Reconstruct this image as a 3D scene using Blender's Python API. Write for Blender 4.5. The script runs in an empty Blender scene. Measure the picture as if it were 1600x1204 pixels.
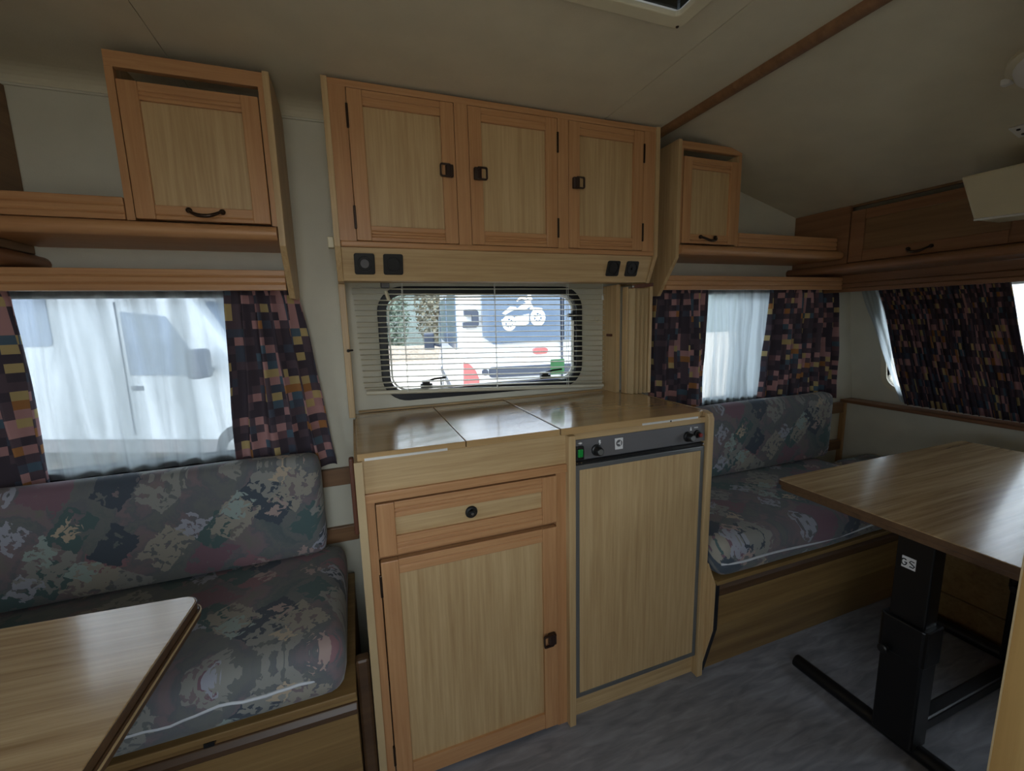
import bpy, bmesh, math, random
from mathutils import Vector, Matrix, noise
random.seed(7)
S = bpy.context.scene
C = S.collection
PI = math.pi

# ------------------------------------------------------------------ camera
YAW, PITCH, ROLL, FPX, CAMH = 0.3508, 0.1548, -0.02527, 670.9, 1.2758
cd = bpy.data.cameras.new('camera'); cam = bpy.data.objects.new('camera', cd); C.objects.link(cam)
_f = Vector((math.sin(YAW)*math.cos(PITCH), math.cos(YAW)*math.cos(PITCH), -math.sin(PITCH)))
_r = Vector((math.cos(YAW), -math.sin(YAW), 0)); _u = _r.cross(_f)
_r2 = _r*math.cos(ROLL)+_u*math.sin(ROLL); _u2 = _u*math.cos(ROLL)-_r*math.sin(ROLL)
M3 = Matrix((_r2, _u2, -_f)).transposed().to_4x4(); M3.translation = Vector((0, 0, CAMH))
cam.matrix_world = M3
cd.sensor_fit = 'HORIZONTAL'; cd.sensor_width = 36; cd.lens = FPX/1600*36; cd.clip_start = 0.02; cd.clip_end = 400
S.camera = cam

# ------------------------------------------------------------------ world, exposure
w = bpy.data.worlds.new('overcast_sky'); S.world = w; w.use_nodes = True
bg = w.node_tree.nodes['Background']; bg.inputs[0].default_value = (0.84, 0.93, 1.0, 1); bg.inputs[1].default_value = 5.2
S.view_settings.view_transform = 'Standard'; S.view_settings.look = 'None'
S.view_settings.exposure = 0.03; S.view_settings.gamma = 1.0; S.view_settings.use_curve_mapping = False
S.cycles.max_bounces = 10; S.cycles.diffuse_bounces = 6; S.cycles.transparent_max_bounces = 16

def portal(loc, sx, sy, rot):
    l = bpy.data.lights.new('window_portal', 'AREA'); l.shape = 'RECTANGLE'; l.size = sx; l.size_y = sy
    l.cycles.is_portal = True
    o = bpy.data.objects.new('window_portal', l); C.objects.link(o); o.location = loc; o.rotation_euler = rot
# area lights look down -Z; the portals face into the room
WY = 1.572      # inner face of the kitchen side wall
OY = -0.62      # inner face of the door side wall
portal((0.485, WY+.05, 1.19), .78, .38, (-PI/2, 0, 0))
portal((-0.62, WY+.05, 1.14), .80, .54, (-PI/2, 0, 0))
portal((1.79, WY+.05, 1.14), 1.0, .54, (-PI/2, 0, 0))
portal((-0.13, OY-.06, 1.20), .60, 1.12, (PI/2, 0, 0))

# ------------------------------------------------------------------ material helpers
def lin(c): return tuple(((x/255)/12.92 if x/255 <= .04045 else ((x/255+.055)/1.055)**2.4) for x in c)+(1,)
MATS = {}
def newmat(name):
    m = bpy.data.materials.new(name); m.use_nodes = True; MATS[name] = m
    return m, m.node_tree, m.node_tree.nodes['Principled BSDF']
def N(nt, t, **k):
    n = nt.nodes.new(t)
    for a, v in k.items():
        if a.startswith('i_'):
            key = a[2:]; key = int(key) if key.isdigit() else key
            n.inputs[key].default_value = v
        else: setattr(n, a, v)
    return n
def ramp(nt, stops, interp='LINEAR'):
    n = nt.nodes.new('ShaderNodeValToRGB'); cr = n.color_ramp; cr.interpolation = interp
    while len(cr.elements) > 1: cr.elements.remove(cr.elements[-1])
    cr.elements[0].position = stops[0][0]; cr.elements[0].color = stops[0][1]
    for p, c in stops[1:]:
        e = cr.elements.new(p); e.color = c
    return n
def objcoord(nt, rnd=True):
    tc = N(nt, 'ShaderNodeTexCoord')
    if not rnd: return tc.outputs['Object']
    oi = N(nt, 'ShaderNodeObjectInfo'); mu = N(nt, 'ShaderNodeMath', operation='MULTIPLY'); mu.inputs[1].default_value = 17.0
    nt.links.new(oi.outputs['Random'], mu.inputs[0])
    ad = N(nt, 'ShaderNodeVectorMath', operation='ADD'); nt.links.new(tc.outputs['Object'], ad.inputs[0]); nt.links.new(mu.outputs[0], ad.inputs[1])
    return ad.outputs[0]
def plain(name, col, rough=.5, metal=0.0, var=0.0, bump=0.0, bscale=80, coat=0.0, spec=None):
    m, nt, b = newmat(name)
    b.inputs['Roughness'].default_value = rough; b.inputs['Metallic'].default_value = metal
    if coat: b.inputs['Coat Weight'].default_value = coat; b.inputs['Coat Roughness'].default_value = .15
    if spec is not None: b.inputs['Specular IOR Level'].default_value = spec
    c = lin(col)
    no = N(nt, 'ShaderNodeTexNoise', i_Scale=9.0, i_Detail=5.0); nt.links.new(objcoord(nt), no.inputs['Vector'])
    v = max(var, .04)
    r = ramp(nt, [(.3, tuple(x*(1-v) for x in c[:3])+(1,)), (.7, tuple(min(1, x*(1+v)) for x in c[:3])+(1,))])
    nt.links.new(no.outputs[0], r.inputs[0]); nt.links.new(r.outputs[0], b.inputs['Base Color'])
    if bump:
        n2 = N(nt, 'ShaderNodeTexNoise', i_Scale=bscale, i_Detail=3.0); nt.links.new(objcoord(nt, False), n2.inputs['Vector'])
        bp = N(nt, 'ShaderNodeBump', i_Strength=bump, i_Distance=.002); nt.links.new(n2.outputs[0], bp.inputs['Height']); nt.links.new(bp.outputs[0], b.inputs['Normal'])
    return m
def wood(name, light, dark, axis, rough=.4, fine=70, figure=.5, coat=0.0, spec=.5):
    m, nt, b = newmat(name); b.inputs['Roughness'].default_value = rough; b.inputs['Specular IOR Level'].default_value = spec
    if coat: b.inputs['Coat Weight'].default_value = coat; b.inputs['Coat Roughness'].default_value = .12
    vec = objcoord(nt)
    def mapped(s):
        mp = N(nt, 'ShaderNodeMapping'); sc = [s, s, s]; sc['xyz'.index(axis)] = s*.035
        mp.inputs['Scale'].default_value = sc; nt.links.new(vec, mp.inputs['Vector']); return mp.outputs[0]
    n1 = N(nt, 'ShaderNodeTexNoise', i_Scale=1.0, i_Detail=6.0, i_Roughness=.65); nt.links.new(mapped(fine), n1.inputs['Vector'])
    n2 = N(nt, 'ShaderNodeTexNoise', i_Scale=1.0, i_Detail=2.0, i_Distortion=1.2); nt.links.new(mapped(fine*.22), n2.inputs['Vector'])
    mx = N(nt, 'ShaderNodeMix', data_type='FLOAT'); mx.inputs[0].default_value = figure
    nt.links.new(n1.outputs[0], mx.inputs[2]); nt.links.new(n2.outputs[0], mx.inputs[3])
    r = ramp(nt, [(.33, lin(dark)), (.5, lin([(a*.6+c*.4) for a, c in zip(light, dark)])), (.62, lin(light))])
    nt.links.new(mx.outputs[0], r.inputs[0]); nt.links.new(r.outputs[0], b.inputs['Base Color'])
    bp = N(nt, 'ShaderNodeBump', i_Strength=.12, i_Distance=.001); nt.links.new(n1.outputs[0], bp.inputs['Height']); nt.links.new(bp.outputs[0], b.inputs['Normal'])
    return m
for ax in 'xyz':
    wood('oak_'+ax, (200, 172, 128), (172, 141, 98), ax, rough=.42, figure=.38, fine=120)
    wood('beech_'+ax, (193, 147, 102), (174, 124, 82), ax, rough=.38, figure=.25, fine=130)
    wood('oaksill_'+ax, (190, 152, 104), (160, 122, 78), ax, rough=.4)
wood('worktop', (190, 158, 112), (166, 132, 88), 'x', rough=.16, fine=60, coat=.6)
wood('table_oak', (188, 163, 124), (138, 110, 76), 'x', rough=.22, fine=85, figure=.4, coat=.35)
wood('rail_brown', (138, 102, 70), (112, 80, 52), 'x', rough=.45)
wood('bench_oak', (150, 122, 76), (116, 88, 52), 'x', rough=.5)
wood('dark_edge', (92, 68, 46), (68, 48, 32), 'x', rough=.4)
wood('locker_oak', (140, 108, 74), (112, 82, 54), 'y', rough=.45)
wood('locker_beech', (146, 104, 72), (118, 80, 54), 'y', rough=.42)
wood('partition_oak', (196, 160, 100), (160, 122, 68), 'z', rough=.4, fine=40, figure=.7)
plain('edge_pale', (190, 166, 126), .5, var=.06)
plain('wall_cream', (206, 203, 186), .6, var=.03, bump=.15, bscale=300)
plain('ceiling_cream', (208, 200, 176), .65, var=.05, bump=.2, bscale=200)
plain('black_rubber', (22, 24, 30), .5)
plain('black_plastic', (20, 20, 21), .4)
plain('black_metal', (16, 16, 18), .35, spec=.4)
plain('brown_plastic', (46, 28, 22), .35)
plain('brown_strap', (92, 52, 34), .45)
plain('bronze', (58, 44, 34), .3, metal=.6)
plain('steel', (190, 190, 190), .25, metal=1.0)
plain('grey_plastic', (98, 97, 99), .45)
plain('grey_trim', (122, 124, 124), .35, metal=.5)
plain('cream_plastic', (214, 206, 178), .5)
plain('blind_cream', (208, 203, 182), .45)
plain('white_plastic', (226, 226, 222), .4)
plain('white_print', (225, 225, 225), .5)
plain('alu_strip', (225, 224, 220), .35, metal=.3)
plain('piping_white', (205, 210, 218), .45)
plain('red_plastic', (140, 40, 34), .35)
plain('green_plastic', (20, 140, 60), .3)
m, nt, b = newmat('green_sticker'); nt.nodes.remove(b)
_a = N(nt, 'ShaderNodeBsdfTranslucent'); _a.inputs[0].default_value = lin((165, 212, 176)); _b = N(nt, 'ShaderNodeBsdfDiffuse'); _b.inputs[0].default_value = lin((165, 212, 176))
_c = N(nt, 'ShaderNodeMixShader'); _c.inputs[0].default_value = .35; nt.links.new(_a.outputs[0], _c.inputs[1]); nt.links.new(_b.outputs[0], _c.inputs[2]); nt.links.new(_c.outputs[0], nt.nodes['Material Output'].inputs[0])
plain('van_white', (232, 235, 240), .25, coat=.4)
plain('camper_white', (172, 180, 186), .3, coat=.3)
plain('van_glass', (98, 114, 134), .08, spec=.7)  # sky reflection is painted into the pale bluish base colour
plain('van_dark', (58, 66, 82), .5)
plain('tyre', (30, 30, 32), .8)
plain('tail_red', (176, 104, 104), .2)
plain('amber', (230, 170, 90), .3)
plain('decal_white', (240, 240, 240), .5)
plain('number_blue', (70, 90, 140), .5)
plain('bark', (96, 84, 74), .9, var=.2)
plain('leaf_brown', (120, 116, 98), .8, var=.3)
plain('leaf_green', (100, 114, 100), .8, var=.3)
plain('dirt', (196, 184, 168), .95, var=.2, bump=.6, bscale=5)
plain('dirt_dark', (140, 126, 110), .95, var=.3, bump=.6, bscale=8)
plain('hatch_pane', (150, 156, 166), .3)

# vinyl floor: grey with soft darker streaks running one way
m, nt, b = newmat('vinyl_floor'); b.inputs['Roughness'].default_value = .5
mp = N(nt, 'ShaderNodeMapping'); mp.inputs['Scale'].default_value = (5, 26, 1); mp.inputs['Rotation'].default_value = (0, 0, .45)
nt.links.new(objcoord(nt, False), mp.inputs['Vector'])
n1 = N(nt, 'ShaderNodeTexNoise', i_Scale=1.6, i_Detail=6.0, i_Distortion=.7); nt.links.new(mp.outputs[0], n1.inputs['Vector'])
r = ramp(nt, [(.3, lin((112, 113, 120))), (.5, lin((130, 131, 138))), (.7, lin((148, 150, 158)))])
nt.links.new(n1.outputs[0], r.inputs[0]); nt.links.new(r.outputs[0], b.inputs['Base Color'])

# upholstery: abstract diamond patches in slate, mauve, teal and cream
m, nt, b = newmat('upholstery'); b.inputs['Roughness'].default_value = .75; b.inputs['Specular IOR Level'].default_value = .25
b.inputs['Sheen Weight'].default_value = .15
tc = N(nt, 'ShaderNodeTexCoord'); sx = N(nt, 'ShaderNodeSeparateXYZ'); nt.links.new(tc.outputs['Object'], sx.inputs[0])
sb = N(nt, 'ShaderNodeMath', operation='SUBTRACT'); nt.links.new(sx.outputs[2], sb.inputs[0]); nt.links.new(sx.outputs[1], sb.inputs[1])
cb = N(nt, 'ShaderNodeCombineXYZ'); nt.links.new(sx.outputs[0], cb.inputs[0]); nt.links.new(sb.outputs[0], cb.inputs[1])
def warped(vec, amp, scale, detail):
    no = N(nt, 'ShaderNodeTexNoise', i_Scale=scale, i_Detail=detail); nt.links.new(vec, no.inputs['Vector'])
    s1 = N(nt, 'ShaderNodeVectorMath', operation='SUBTRACT'); s1.inputs[1].default_value = (.5, .5, .5); nt.links.new(no.outputs['Color'], s1.inputs[0])
    s2 = N(nt, 'ShaderNodeVectorMath', operation='SCALE'); s2.inputs['Scale'].default_value = amp; nt.links.new(s1.outputs[0], s2.inputs[0])
    s3 = N(nt, 'ShaderNodeVectorMath', operation='ADD'); nt.links.new(vec, s3.inputs[0]); nt.links.new(s2.outputs[0], s3.inputs[1])
    return s3.outputs[0]
rot = N(nt, 'ShaderNodeMapping'); rot.inputs['Rotation'].default_value = (0, 0, math.radians(38)); nt.links.new(cb.outputs[0], rot.inputs['Vector'])
soft = warped(rot.outputs[0], .05, 9, 2); jag = warped(warped(rot.outputs[0], .035, 22, 2), .020, 85, 2)
def vor(vec, scale, rnd, off):
    mp = N(nt, 'ShaderNodeMapping'); mp.inputs['Location'].default_value = (off, off*1.7, 0); mp.inputs['Scale'].default_value = (scale, scale*.72, 1); nt.links.new(vec, mp.inputs['Vector'])
    v = N(nt, 'ShaderNodeTexVoronoi', voronoi_dimensions='2D', distance='CHEBYCHEV', i_Scale=1.0, i_Randomness=rnd); nt.links.new(mp.outputs[0], v.inputs['Vector'])
    sp = N(nt, 'ShaderNodeSeparateColor'); nt.links.new(v.outputs['Color'], sp.inputs[0]); return v, sp
def mth(op, a_, b_):
    n = N(nt, 'ShaderNodeMath', operation=op)
    for i_, q in ((0, a_), (1, b_)):
        if isinstance(q, (int, float)): n.inputs[i_].default_value = q
        else: nt.links.new(q, n.inputs[i_])
    return n.outputs[0]
bn = N(nt, 'ShaderNodeTexNoise', i_Scale=9.0, i_Detail=3.0, i_Distortion=.8); nt.links.new(jag, bn.inputs['Vector'])
col = ramp(nt, [(.28, lin((92, 104, 108))), (.42, lin((112, 116, 116))), (.5, lin((104, 108, 114))), (.58, lin((126, 114, 120))), (.72, lin((118, 120, 114)))])
nt.links.new(bn.outputs[0], col.inputs[0]); cur = col.outputs[0]
for (sc, rn, off, sel, rad_, hole, hsc, cols) in (
        (9.5, .5, 11, .62, .42, .60, 34, [(0, (138, 108, 116)), (.6, (124, 100, 112))]),      # mauve patches
        (10.0, .5, 23, .70, .38, .62, 34, [(0, (82, 104, 106)), (.5, (74, 84, 96))]),          # teal and slate patches
        (9.0, .4, 37, .66, .40, .56, 48, [(0, (152, 149, 140)), (.5, (141, 143, 140))]),    # cream patches with holes
        (13.0, .7, 51, .80, .36, .54, 60, [(0, (158, 162, 176)), (.5, (150, 166, 164))]),     # small pale blue scraps
        (15.0, .8, 67, .86, .30, .52, 60, [(0, (178, 164, 146)), (.5, (168, 150, 146))])):    # small warm scraps
    vv, sv = vor(jag, sc, rn, off)
    hn = N(nt, 'ShaderNodeTexNoise', i_Scale=float(hsc), i_Detail=1.0); nt.links.new(jag, hn.inputs['Vector'])
    k_ = mth('MULTIPLY', mth('MULTIPLY', mth('GREATER_THAN', sv.outputs[1], sel), mth('LESS_THAN', vv.outputs['Distance'], rad_)), mth('LESS_THAN', hn.outputs[0], hole))
    rc_ = ramp(nt, [(p_, lin(c_)) for p_, c_ in cols], 'CONSTANT'); nt.links.new(sv.outputs[2], rc_.inputs[0])
    mx = N(nt, 'ShaderNodeMix', data_type='RGBA'); nt.links.new(k_, mx.inputs[0]); nt.links.new(cur, mx.inputs[6]); nt.links.new(rc_.outputs[0], mx.inputs[7]); cur = mx.outputs[2]
nt.links.new(cur, b.inputs['Base Color'])
fb = N(nt, 'ShaderNodeTexNoise', i_Scale=500.0); nt.links.new(tc.outputs['Object'], fb.inputs['Vector'])
bp = N(nt, 'ShaderNodeBump', i_Strength=.2, i_Distance=.001); nt.links.new(fb.outputs[0], bp.inputs['Height']); nt.links.new(bp.outputs[0], b.inputs['Normal'])

# printed curtain cloth: small colour blocks on aubergine, in cloth (UV) metres
m, nt, b = newmat('curtain_print'); b.inputs['Roughness'].default_value = .85; b.inputs['Specular IOR Level'].default_value = .15
tc = N(nt, 'ShaderNodeTexCoord'); mp = N(nt, 'ShaderNodeMapping'); mp.inputs['Scale'].default_value = (1/.034, 1/.025, 1); nt.links.new(tc.outputs['UV'], mp.inputs['Vector'])
fl = N(nt, 'ShaderNodeVectorMath', operation='FLOOR'); nt.links.new(mp.outputs[0], fl.inputs[0])
wn = N(nt, 'ShaderNodeTexWhiteNoise', noise_dimensions='2D'); nt.links.new(fl.outputs[0], wn.inputs['Vector'])
cl = N(nt, 'ShaderNodeTexNoise', noise_dimensions='2D', i_Scale=.16, i_Detail=1.0); nt.links.new(fl.outputs[0], cl.inputs['Vector'])
cm = N(nt, 'ShaderNodeMath', operation='MULTIPLY_ADD'); cm.inputs[1].default_value = 1.1; cm.inputs[2].default_value = -.55; nt.links.new(cl.outputs[0], cm.inputs[0])
ca = N(nt, 'ShaderNodeMath', operation='ADD'); nt.links.new(wn.outputs['Value'], ca.inputs[0]); nt.links.new(cm.outputs[0], ca.inputs[1])
rr = ramp(nt, [(0, lin((74, 67, 76))), (.34, lin((92, 80, 88))), (.55, lin((78, 84, 98))), (.64, lin((112, 88, 94))), (.70, lin((172, 132, 132))), (.78, lin((84, 104, 120))), (.83, lin((186, 166, 118))), (.90, lin((164, 116, 74))), (.95, lin((178, 138, 138)))], 'CONSTANT')
nt.links.new(ca.outputs[0], rr.inputs[0]); nt.links.new(rr.outputs[0], b.inputs['Base Color'])
# sheer net
def sheer(name, op, tr_=1.0):
    m, nt, b = newmat(name); out = nt.nodes['Material Output']; nt.nodes.remove(b)
    tr = N(nt, 'ShaderNodeBsdfTransparent'); tl = N(nt, 'ShaderNodeBsdfTranslucent'); df = N(nt, 'ShaderNodeBsdfDiffuse')
    tl.inputs[0].default_value = (.42*tr_, .475*tr_, .495*tr_, 1); df.inputs[0].default_value = (.5, .55, .57, 1)
    a = N(nt, 'ShaderNodeMixShader'); a.inputs[0].default_value = .35; nt.links.new(tl.outputs[0], a.inputs[1]); nt.links.new(df.outputs[0], a.inputs[2])
    c = N(nt, 'ShaderNodeMixShader'); nt.links.new(tr.outputs[0], c.inputs[1]); nt.links.new(a.outputs[0], c.inputs[2])
    tc = N(nt, 'ShaderNodeTexCoord'); mp = N(nt, 'ShaderNodeMapping'); mp.inputs['Scale'].default_value = (11, 1.3, 1); nt.links.new(tc.outputs['UV'], mp.inputs['Vector'])
    no = N(nt, 'ShaderNodeTexNoise', i_Scale=1.0, i_Detail=3.0, i_Distortion=.6); nt.links.new(mp.outputs[0], no.inputs['Vector'])
    mr = N(nt, 'ShaderNodeMapRange'); mr.inputs[1].default_value = .38; mr.inputs[2].default_value = .62; mr.inputs[3].default_value = op-.14; mr.inputs[4].default_value = op+.24
    nt.links.new(no.outputs[0], mr.inputs[0]); nt.links.new(mr.outputs[0], c.inputs[0]); nt.links.new(c.outputs[0], out.inputs[0])
sheer('sheer_net', .60)
sheer('sheer_net_dense', .72, 1.35)  # denser gathers; translucent colour also lifted to paint these nets brighter
def pane_mat(name, tint, gl):
    m, nt, b = newmat(name); out = nt.nodes['Material Output']; nt.nodes.remove(b)
    tr = N(nt, 'ShaderNodeBsdfTransparent'); tr.inputs[0].default_value = tint; g = N(nt, 'ShaderNodeBsdfGlossy'); g.inputs['Roughness'].default_value = .03
    fr = N(nt, 'ShaderNodeFresnel'); fr.inputs[0].default_value = gl
    no = N(nt, 'ShaderNodeTexNoise', i_Scale=2.0); nt.links.new(objcoord(nt, False), no.inputs['Vector'])
    bp = N(nt, 'ShaderNodeBump', i_Strength=.02); nt.links.new(no.outputs[0], bp.inputs['Height']); nt.links.new(bp.outputs[0], g.inputs['Normal'])
    c = N(nt, 'ShaderNodeMixShader'); nt.links.new(fr.outputs[0], c.inputs[0]); nt.links.new(tr.outputs[0], c.inputs[1]); nt.links.new(g.outputs[0], c.inputs[2]); nt.links.new(c.outputs[0], out.inputs[0])
pane_mat('window_pane', (.95, .97, 1, 1), 1.35)
pane_mat('tinted_pane', (.20, .215, .24, 1), 1.4)

# ------------------------------------------------------------------ mesh helpers
class MB:
    def __init__(s): s.v = []; s.f = []; s.uv = {}
    def quad(s, *p):
        n = len(s.v); s.v += [tuple(q) for q in p]; s.f.append(tuple(range(n, n+len(p)))); return s
    def box(s, x0, x1, y0, y1, z0, z1):
        n = len(s.v)
        s.v += [(x0, y0, z0), (x1, y0, z0), (x1, y1, z0), (x0, y1, z0), (x0, y0, z1), (x1, y0, z1), (x1, y1, z1), (x0, y1, z1)]
        s.f += [tuple(n+i for i in q) for q in ((0, 3, 2, 1), (4, 5, 6, 7), (0, 1, 5, 4), (1, 2, 6, 5), (2, 3, 7, 6), (3, 0, 4, 7))]
        return s
    def prism(s, poly, axis, a, b):
        # poly: 2D points in the two other axes (order xyz without axis)
        n = len(s.v); k = len(poly)
        def pt(p, t):
            if axis == 'x': return (t, p[0], p[1])
            if axis == 'y': return (p[0], t, p[1])
            return (p[0], p[1], t)
        s.v += [pt(p, a) for p in poly]+[pt(p, b) for p in poly]
        s.f.append(tuple(range(n+k-1, n-1, -1))); s.f.append(tuple(range(n+k, n+2*k)))
        for i in range(k):
            j = (i+1) % k; s.f.append((n+i, n+j, n+k+j, n+k+i))
        return s
    def tube(s, path, r, seg=8, cap=True):
        n0 = len(s.v); P = [Vector(p) for p in path]; R = r if isinstance(r, (list, tuple)) else [r]*len(P)
        prev = None
        for i, p in enumerate(P):
            t = (P[min(i+1, len(P)-1)]-P[max(i-1, 0)]).normalized()
            if prev is None:
                a = t.orthogonal().normalized()
            else:
                a = (prev-t*prev.dot(t)).normalized()
            prev = a; bb = t.cross(a)
            for k in range(seg):
                an = 2*PI*k/seg; s.v.append(tuple(p+(a*math.cos(an)+bb*math.sin(an))*R[i]))
        for i in range(len(P)-1):
            for k in range(seg):
                k2 = (k+1) % seg; s.f.append((n0+i*seg+k, n0+i*seg+k2, n0+(i+1)*seg+k2, n0+(i+1)*seg+k))
        if cap:
            s.f.append(tuple(n0+k for k in range(seg-1, -1, -1))); e = n0+(len(P)-1)*seg; s.f.append(tuple(e+k for k in range(seg)))
        return s
    def lathe(s, c, axis, prof, seg=20):
        # prof: list (radius, distance along axis)
        n0 = len(s.v); c = Vector(c); ax = Vector(axis).normalized(); a = ax.orthogonal().normalized(); bb = ax.cross(a)
        for r, d in prof:
            for k in range(seg):
                an = 2*PI*k/seg; s.v.append(tuple(c+ax*d+(a*math.cos(an)+bb*math.sin(an))*max(r, 1e-5)))
        for i in range(len(prof)-1):
            for k in range(seg):
                k2 = (k+1) % seg; s.f.append((n0+i*seg+k, n0+i*seg+k2, n0+(i+1)*seg+k2, n0+(i+1)*seg+k))
        s.f.append(tuple(n0+k for k in range(seg-1, -1, -1))); e = n0+(len(prof)-1)*seg; s.f.append(tuple(e+k for k in range(seg)))
        return s
OFF = {}
def thing(name, label, cat, loc=(0, 0, 0), group=None, rotz=0, kind=None):
    o = bpy.data.objects.new(name, None); C.objects.link(o); o.location = loc; o.rotation_euler = (0, 0, rotz); o.empty_display_size = .05
    OFF[o.name] = Vector(loc)
    tag(o, label, cat, group, kind); return o
def tag(o, label=None, cat=None, group=None, kind=None):
    if label: o['label'] = label
    if cat: o['category'] = cat
    if group: o['group'] = group
    if kind: o['kind'] = kind
    return o
def obj(name, mb, mat, parent=None, loc=None, bevel=0, smooth=False, label=None, solid=0, segs=2):
    me = bpy.data.meshes.new(name)
    off = OFF[parent.name] if parent else Vector(loc or (0, 0, 0))
    me.from_pydata([tuple(Vector(v)-off) for v in mb.v], [], mb.f); me.update()
    bm = bmesh.new(); bm.from_mesh(me); bmesh.ops.recalc_face_normals(bm, faces=bm.faces); bm.to_mesh(me); bm.free()
    me.materials.append(MATS[mat])
    if smooth:
        for p in me.polygons: p.use_smooth = True
        if smooth is not True: me.set_sharp_from_angle(angle=math.radians(smooth))
    o = bpy.data.objects.new(name, me); C.objects.link(o)
    if parent: o.parent = parent; OFF[o.name] = off
    else: o.location = off; OFF[o.name] = off
    if bevel:
        md = o.modifiers.new('bevel', 'BEVEL'); md.width = bevel; md.segments = segs; md.limit_method = 'ANGLE'; md.angle_limit = math.radians(40)
    if solid:
        md = o.modifiers.new('solid', 'SOLIDIFY'); md.thickness = solid; md.offset = 0
    if label: o['label'] = label
    return o
def B(*a): return MB().box(*a)
def struct(name, mb, mat, parent=None, **k):
    o = obj(name, mb, mat, parent, **k)
    if not parent: o['kind'] = 'structure'
    return o
def rrect(x0, x1, z0, z1, r, n=8):
    pts = []
    for cx, cz, a0 in ((x1-r, z1-r, 0), (x0+r, z1-r, PI/2), (x0+r, z0+r, PI), (x1-r, z0+r, 1.5*PI)):
        for i in range(n+1):
            a = a0+PI/2*i/n; pts.append((cx+r*math.cos(a), cz+r*math.sin(a)))
    return pts
def plate(outer, holes, tf, thick_vec):
    """flat plate with holes; tf maps 2D -> 3D; thick_vec extrudes it"""
    bm = bmesh.new()
    for loop in [outer]+holes:
        vs = [bm.verts.new(tf(p)) for p in loop]
        for i in range(len(vs)): bm.edges.new((vs[i], vs[(i+1) % len(vs)]))
    bmesh.ops.triangle_fill(bm, use_beauty=True, use_dissolve=False, edges=list(bm.edges))
    fs = list(bm.faces); r = bmesh.ops.extrude_face_region(bm, geom=fs)
    bmesh.ops.translate(bm, verts=[e for e in r['geom'] if isinstance(e, bmesh.types.BMVert)], vec=Vector(thick_vec))
    mb = MB(); bm.verts.index_update(); mb.v = [tuple(v.co) for v in bm.verts]; mb.f = [tuple(v.index for v in f.verts) for f in bm.faces]; bm.free()
    return mb
def ring(outer, inner, tf, y0, y1):
    """closed ring between two loops of equal count, from depth y0 to y1"""
    mb = MB(); k = len(outer); mb.v = [tf(p, y0) for p in outer]+[tf(p, y0) for p in inner]+[tf(p, y1) for p in outer]+[tf(p, y1) for p in inner]
    for i in range(k):
        j = (i+1) % k
        mb.f += [(i, j, k+j, k+i), (2*k+i, 3*k+i, 3*k+j, 2*k+j), (i, 2*k+i, 2*k+j, j), (k+i, k+j, 3*k+j, 3*k+i)]
    return mb

# ------------------------------------------------------------------ structure
ZC = 1.938
struct('floor', B(-1.35, 2.75, OY, WY, -.04, 0), 'vinyl_floor')
sidep = [(-1.36, -.04), (2.72, -.04), (2.72, .8), (2.60, 1.40), (2.50, 1.62), (1.30, 1.97), (-1.36, 1.97)]
KW = rrect(.116, .856, 1.022, 1.366, .06)
LW = rrect(-1.02, -.22, .872, 1.362, .05); RW = rrect(1.29, 2.29, .872, 1.362, .05)
struct('wall_back', plate(sidep, [KW, LW, RW], lambda p: (p[0], WY, p[1]), (0, .03, 0)), 'wall_cream')
OD = rrect(-.43, .17, .64, 1.76, .03)   # upper half of the stable door stands open
struct('wall_door_side', plate(sidep, [OD], lambda p: (p[0], OY, p[1]), (0, -.03, 0)), 'wall_cream')
struct('door_1', B(-.45, .19, OY, OY+.014, .04, .64), 'wall_cream', bevel=.003)
# front wall leans in towards the top, with its window
def fx(z): return 2.545-(z-1.2)*.165
FWIN = rrect(-.36, 1.40, .875, 1.362, .06)
struct('wall_front', plate([(OY, .0), (WY, .0), (WY, 1.66), (OY, 1.66)], [FWIN], lambda p: (fx(p[1]), p[0], p[1]), (.03, 0, 0)), 'wall_cream')
RWIN = rrect(-.30, .60, .875, 1.30, .06)
struct('wall_rear', plate([(OY, -.02), (WY, -.02), (WY, 1.95), (OY, 1.95)], [RWIN], lambda p: (-1.30, p[0], p[1]), (-.03, 0, 0)), 'wall_cream')
portal((2.62, .52, 1.12), .48, 1.72, (0, PI/2, 0))
portal((-1.36, .15, 1.088), .42, .9, (0, -PI/2, 0))
portal((.565, .70, 2.03), .36, .36, (0, 0, 0))
# ceiling: boards with fine joints, a cove to the side wall and the sloping nose
def ceil_panel(x0, x1, holes=()):
    mb = plate([(x0, OY), (x1, OY), (x1, WY-.06), (x0, WY-.06)], list(holes), lambda p: (p[0], p[1], ZC), (0, 0, .02))
    pr = []
    for i in range(7):
        a = PI/2*i/6; pr.append((WY-.06+.06*math.sin(a)*1.0, ZC-.036*(1-math.cos(a))))
    mb.prism(pr+[(WY, ZC+.02), (WY-.06, ZC+.02)], 'x', x0, x1)
    return mb
HATCH = rrect(.385, .745, .52, .88, .02, 3)
ce = struct('ceiling', B(-1.34, 1.30, OY, WY, ZC+.02, ZC+.03) if False else plate([(-1.34, OY), (1.30, OY), (1.30, WY), (-1.34, WY)], [HATCH], lambda p: (p[0], p[1], ZC+.021), (0, 0, .01)), 'ceiling_cream')
obj('ceiling_panel', ceil_panel(-1.34, -.378), 'ceiling_cream', ce)
obj('ceiling_panel', ceil_panel(-.376, .862, [HATCH]), 'ceiling_cream', ce)
obj('ceiling_panel', ceil_panel(.8645, 1.125), 'ceiling_cream', ce)
nose = []
for i in range(9):
    t = i/8; nose.append((1.125+t*.26, ZC-.022*t*t*1.6))
lastx, lastz = nose[-1]
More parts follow.
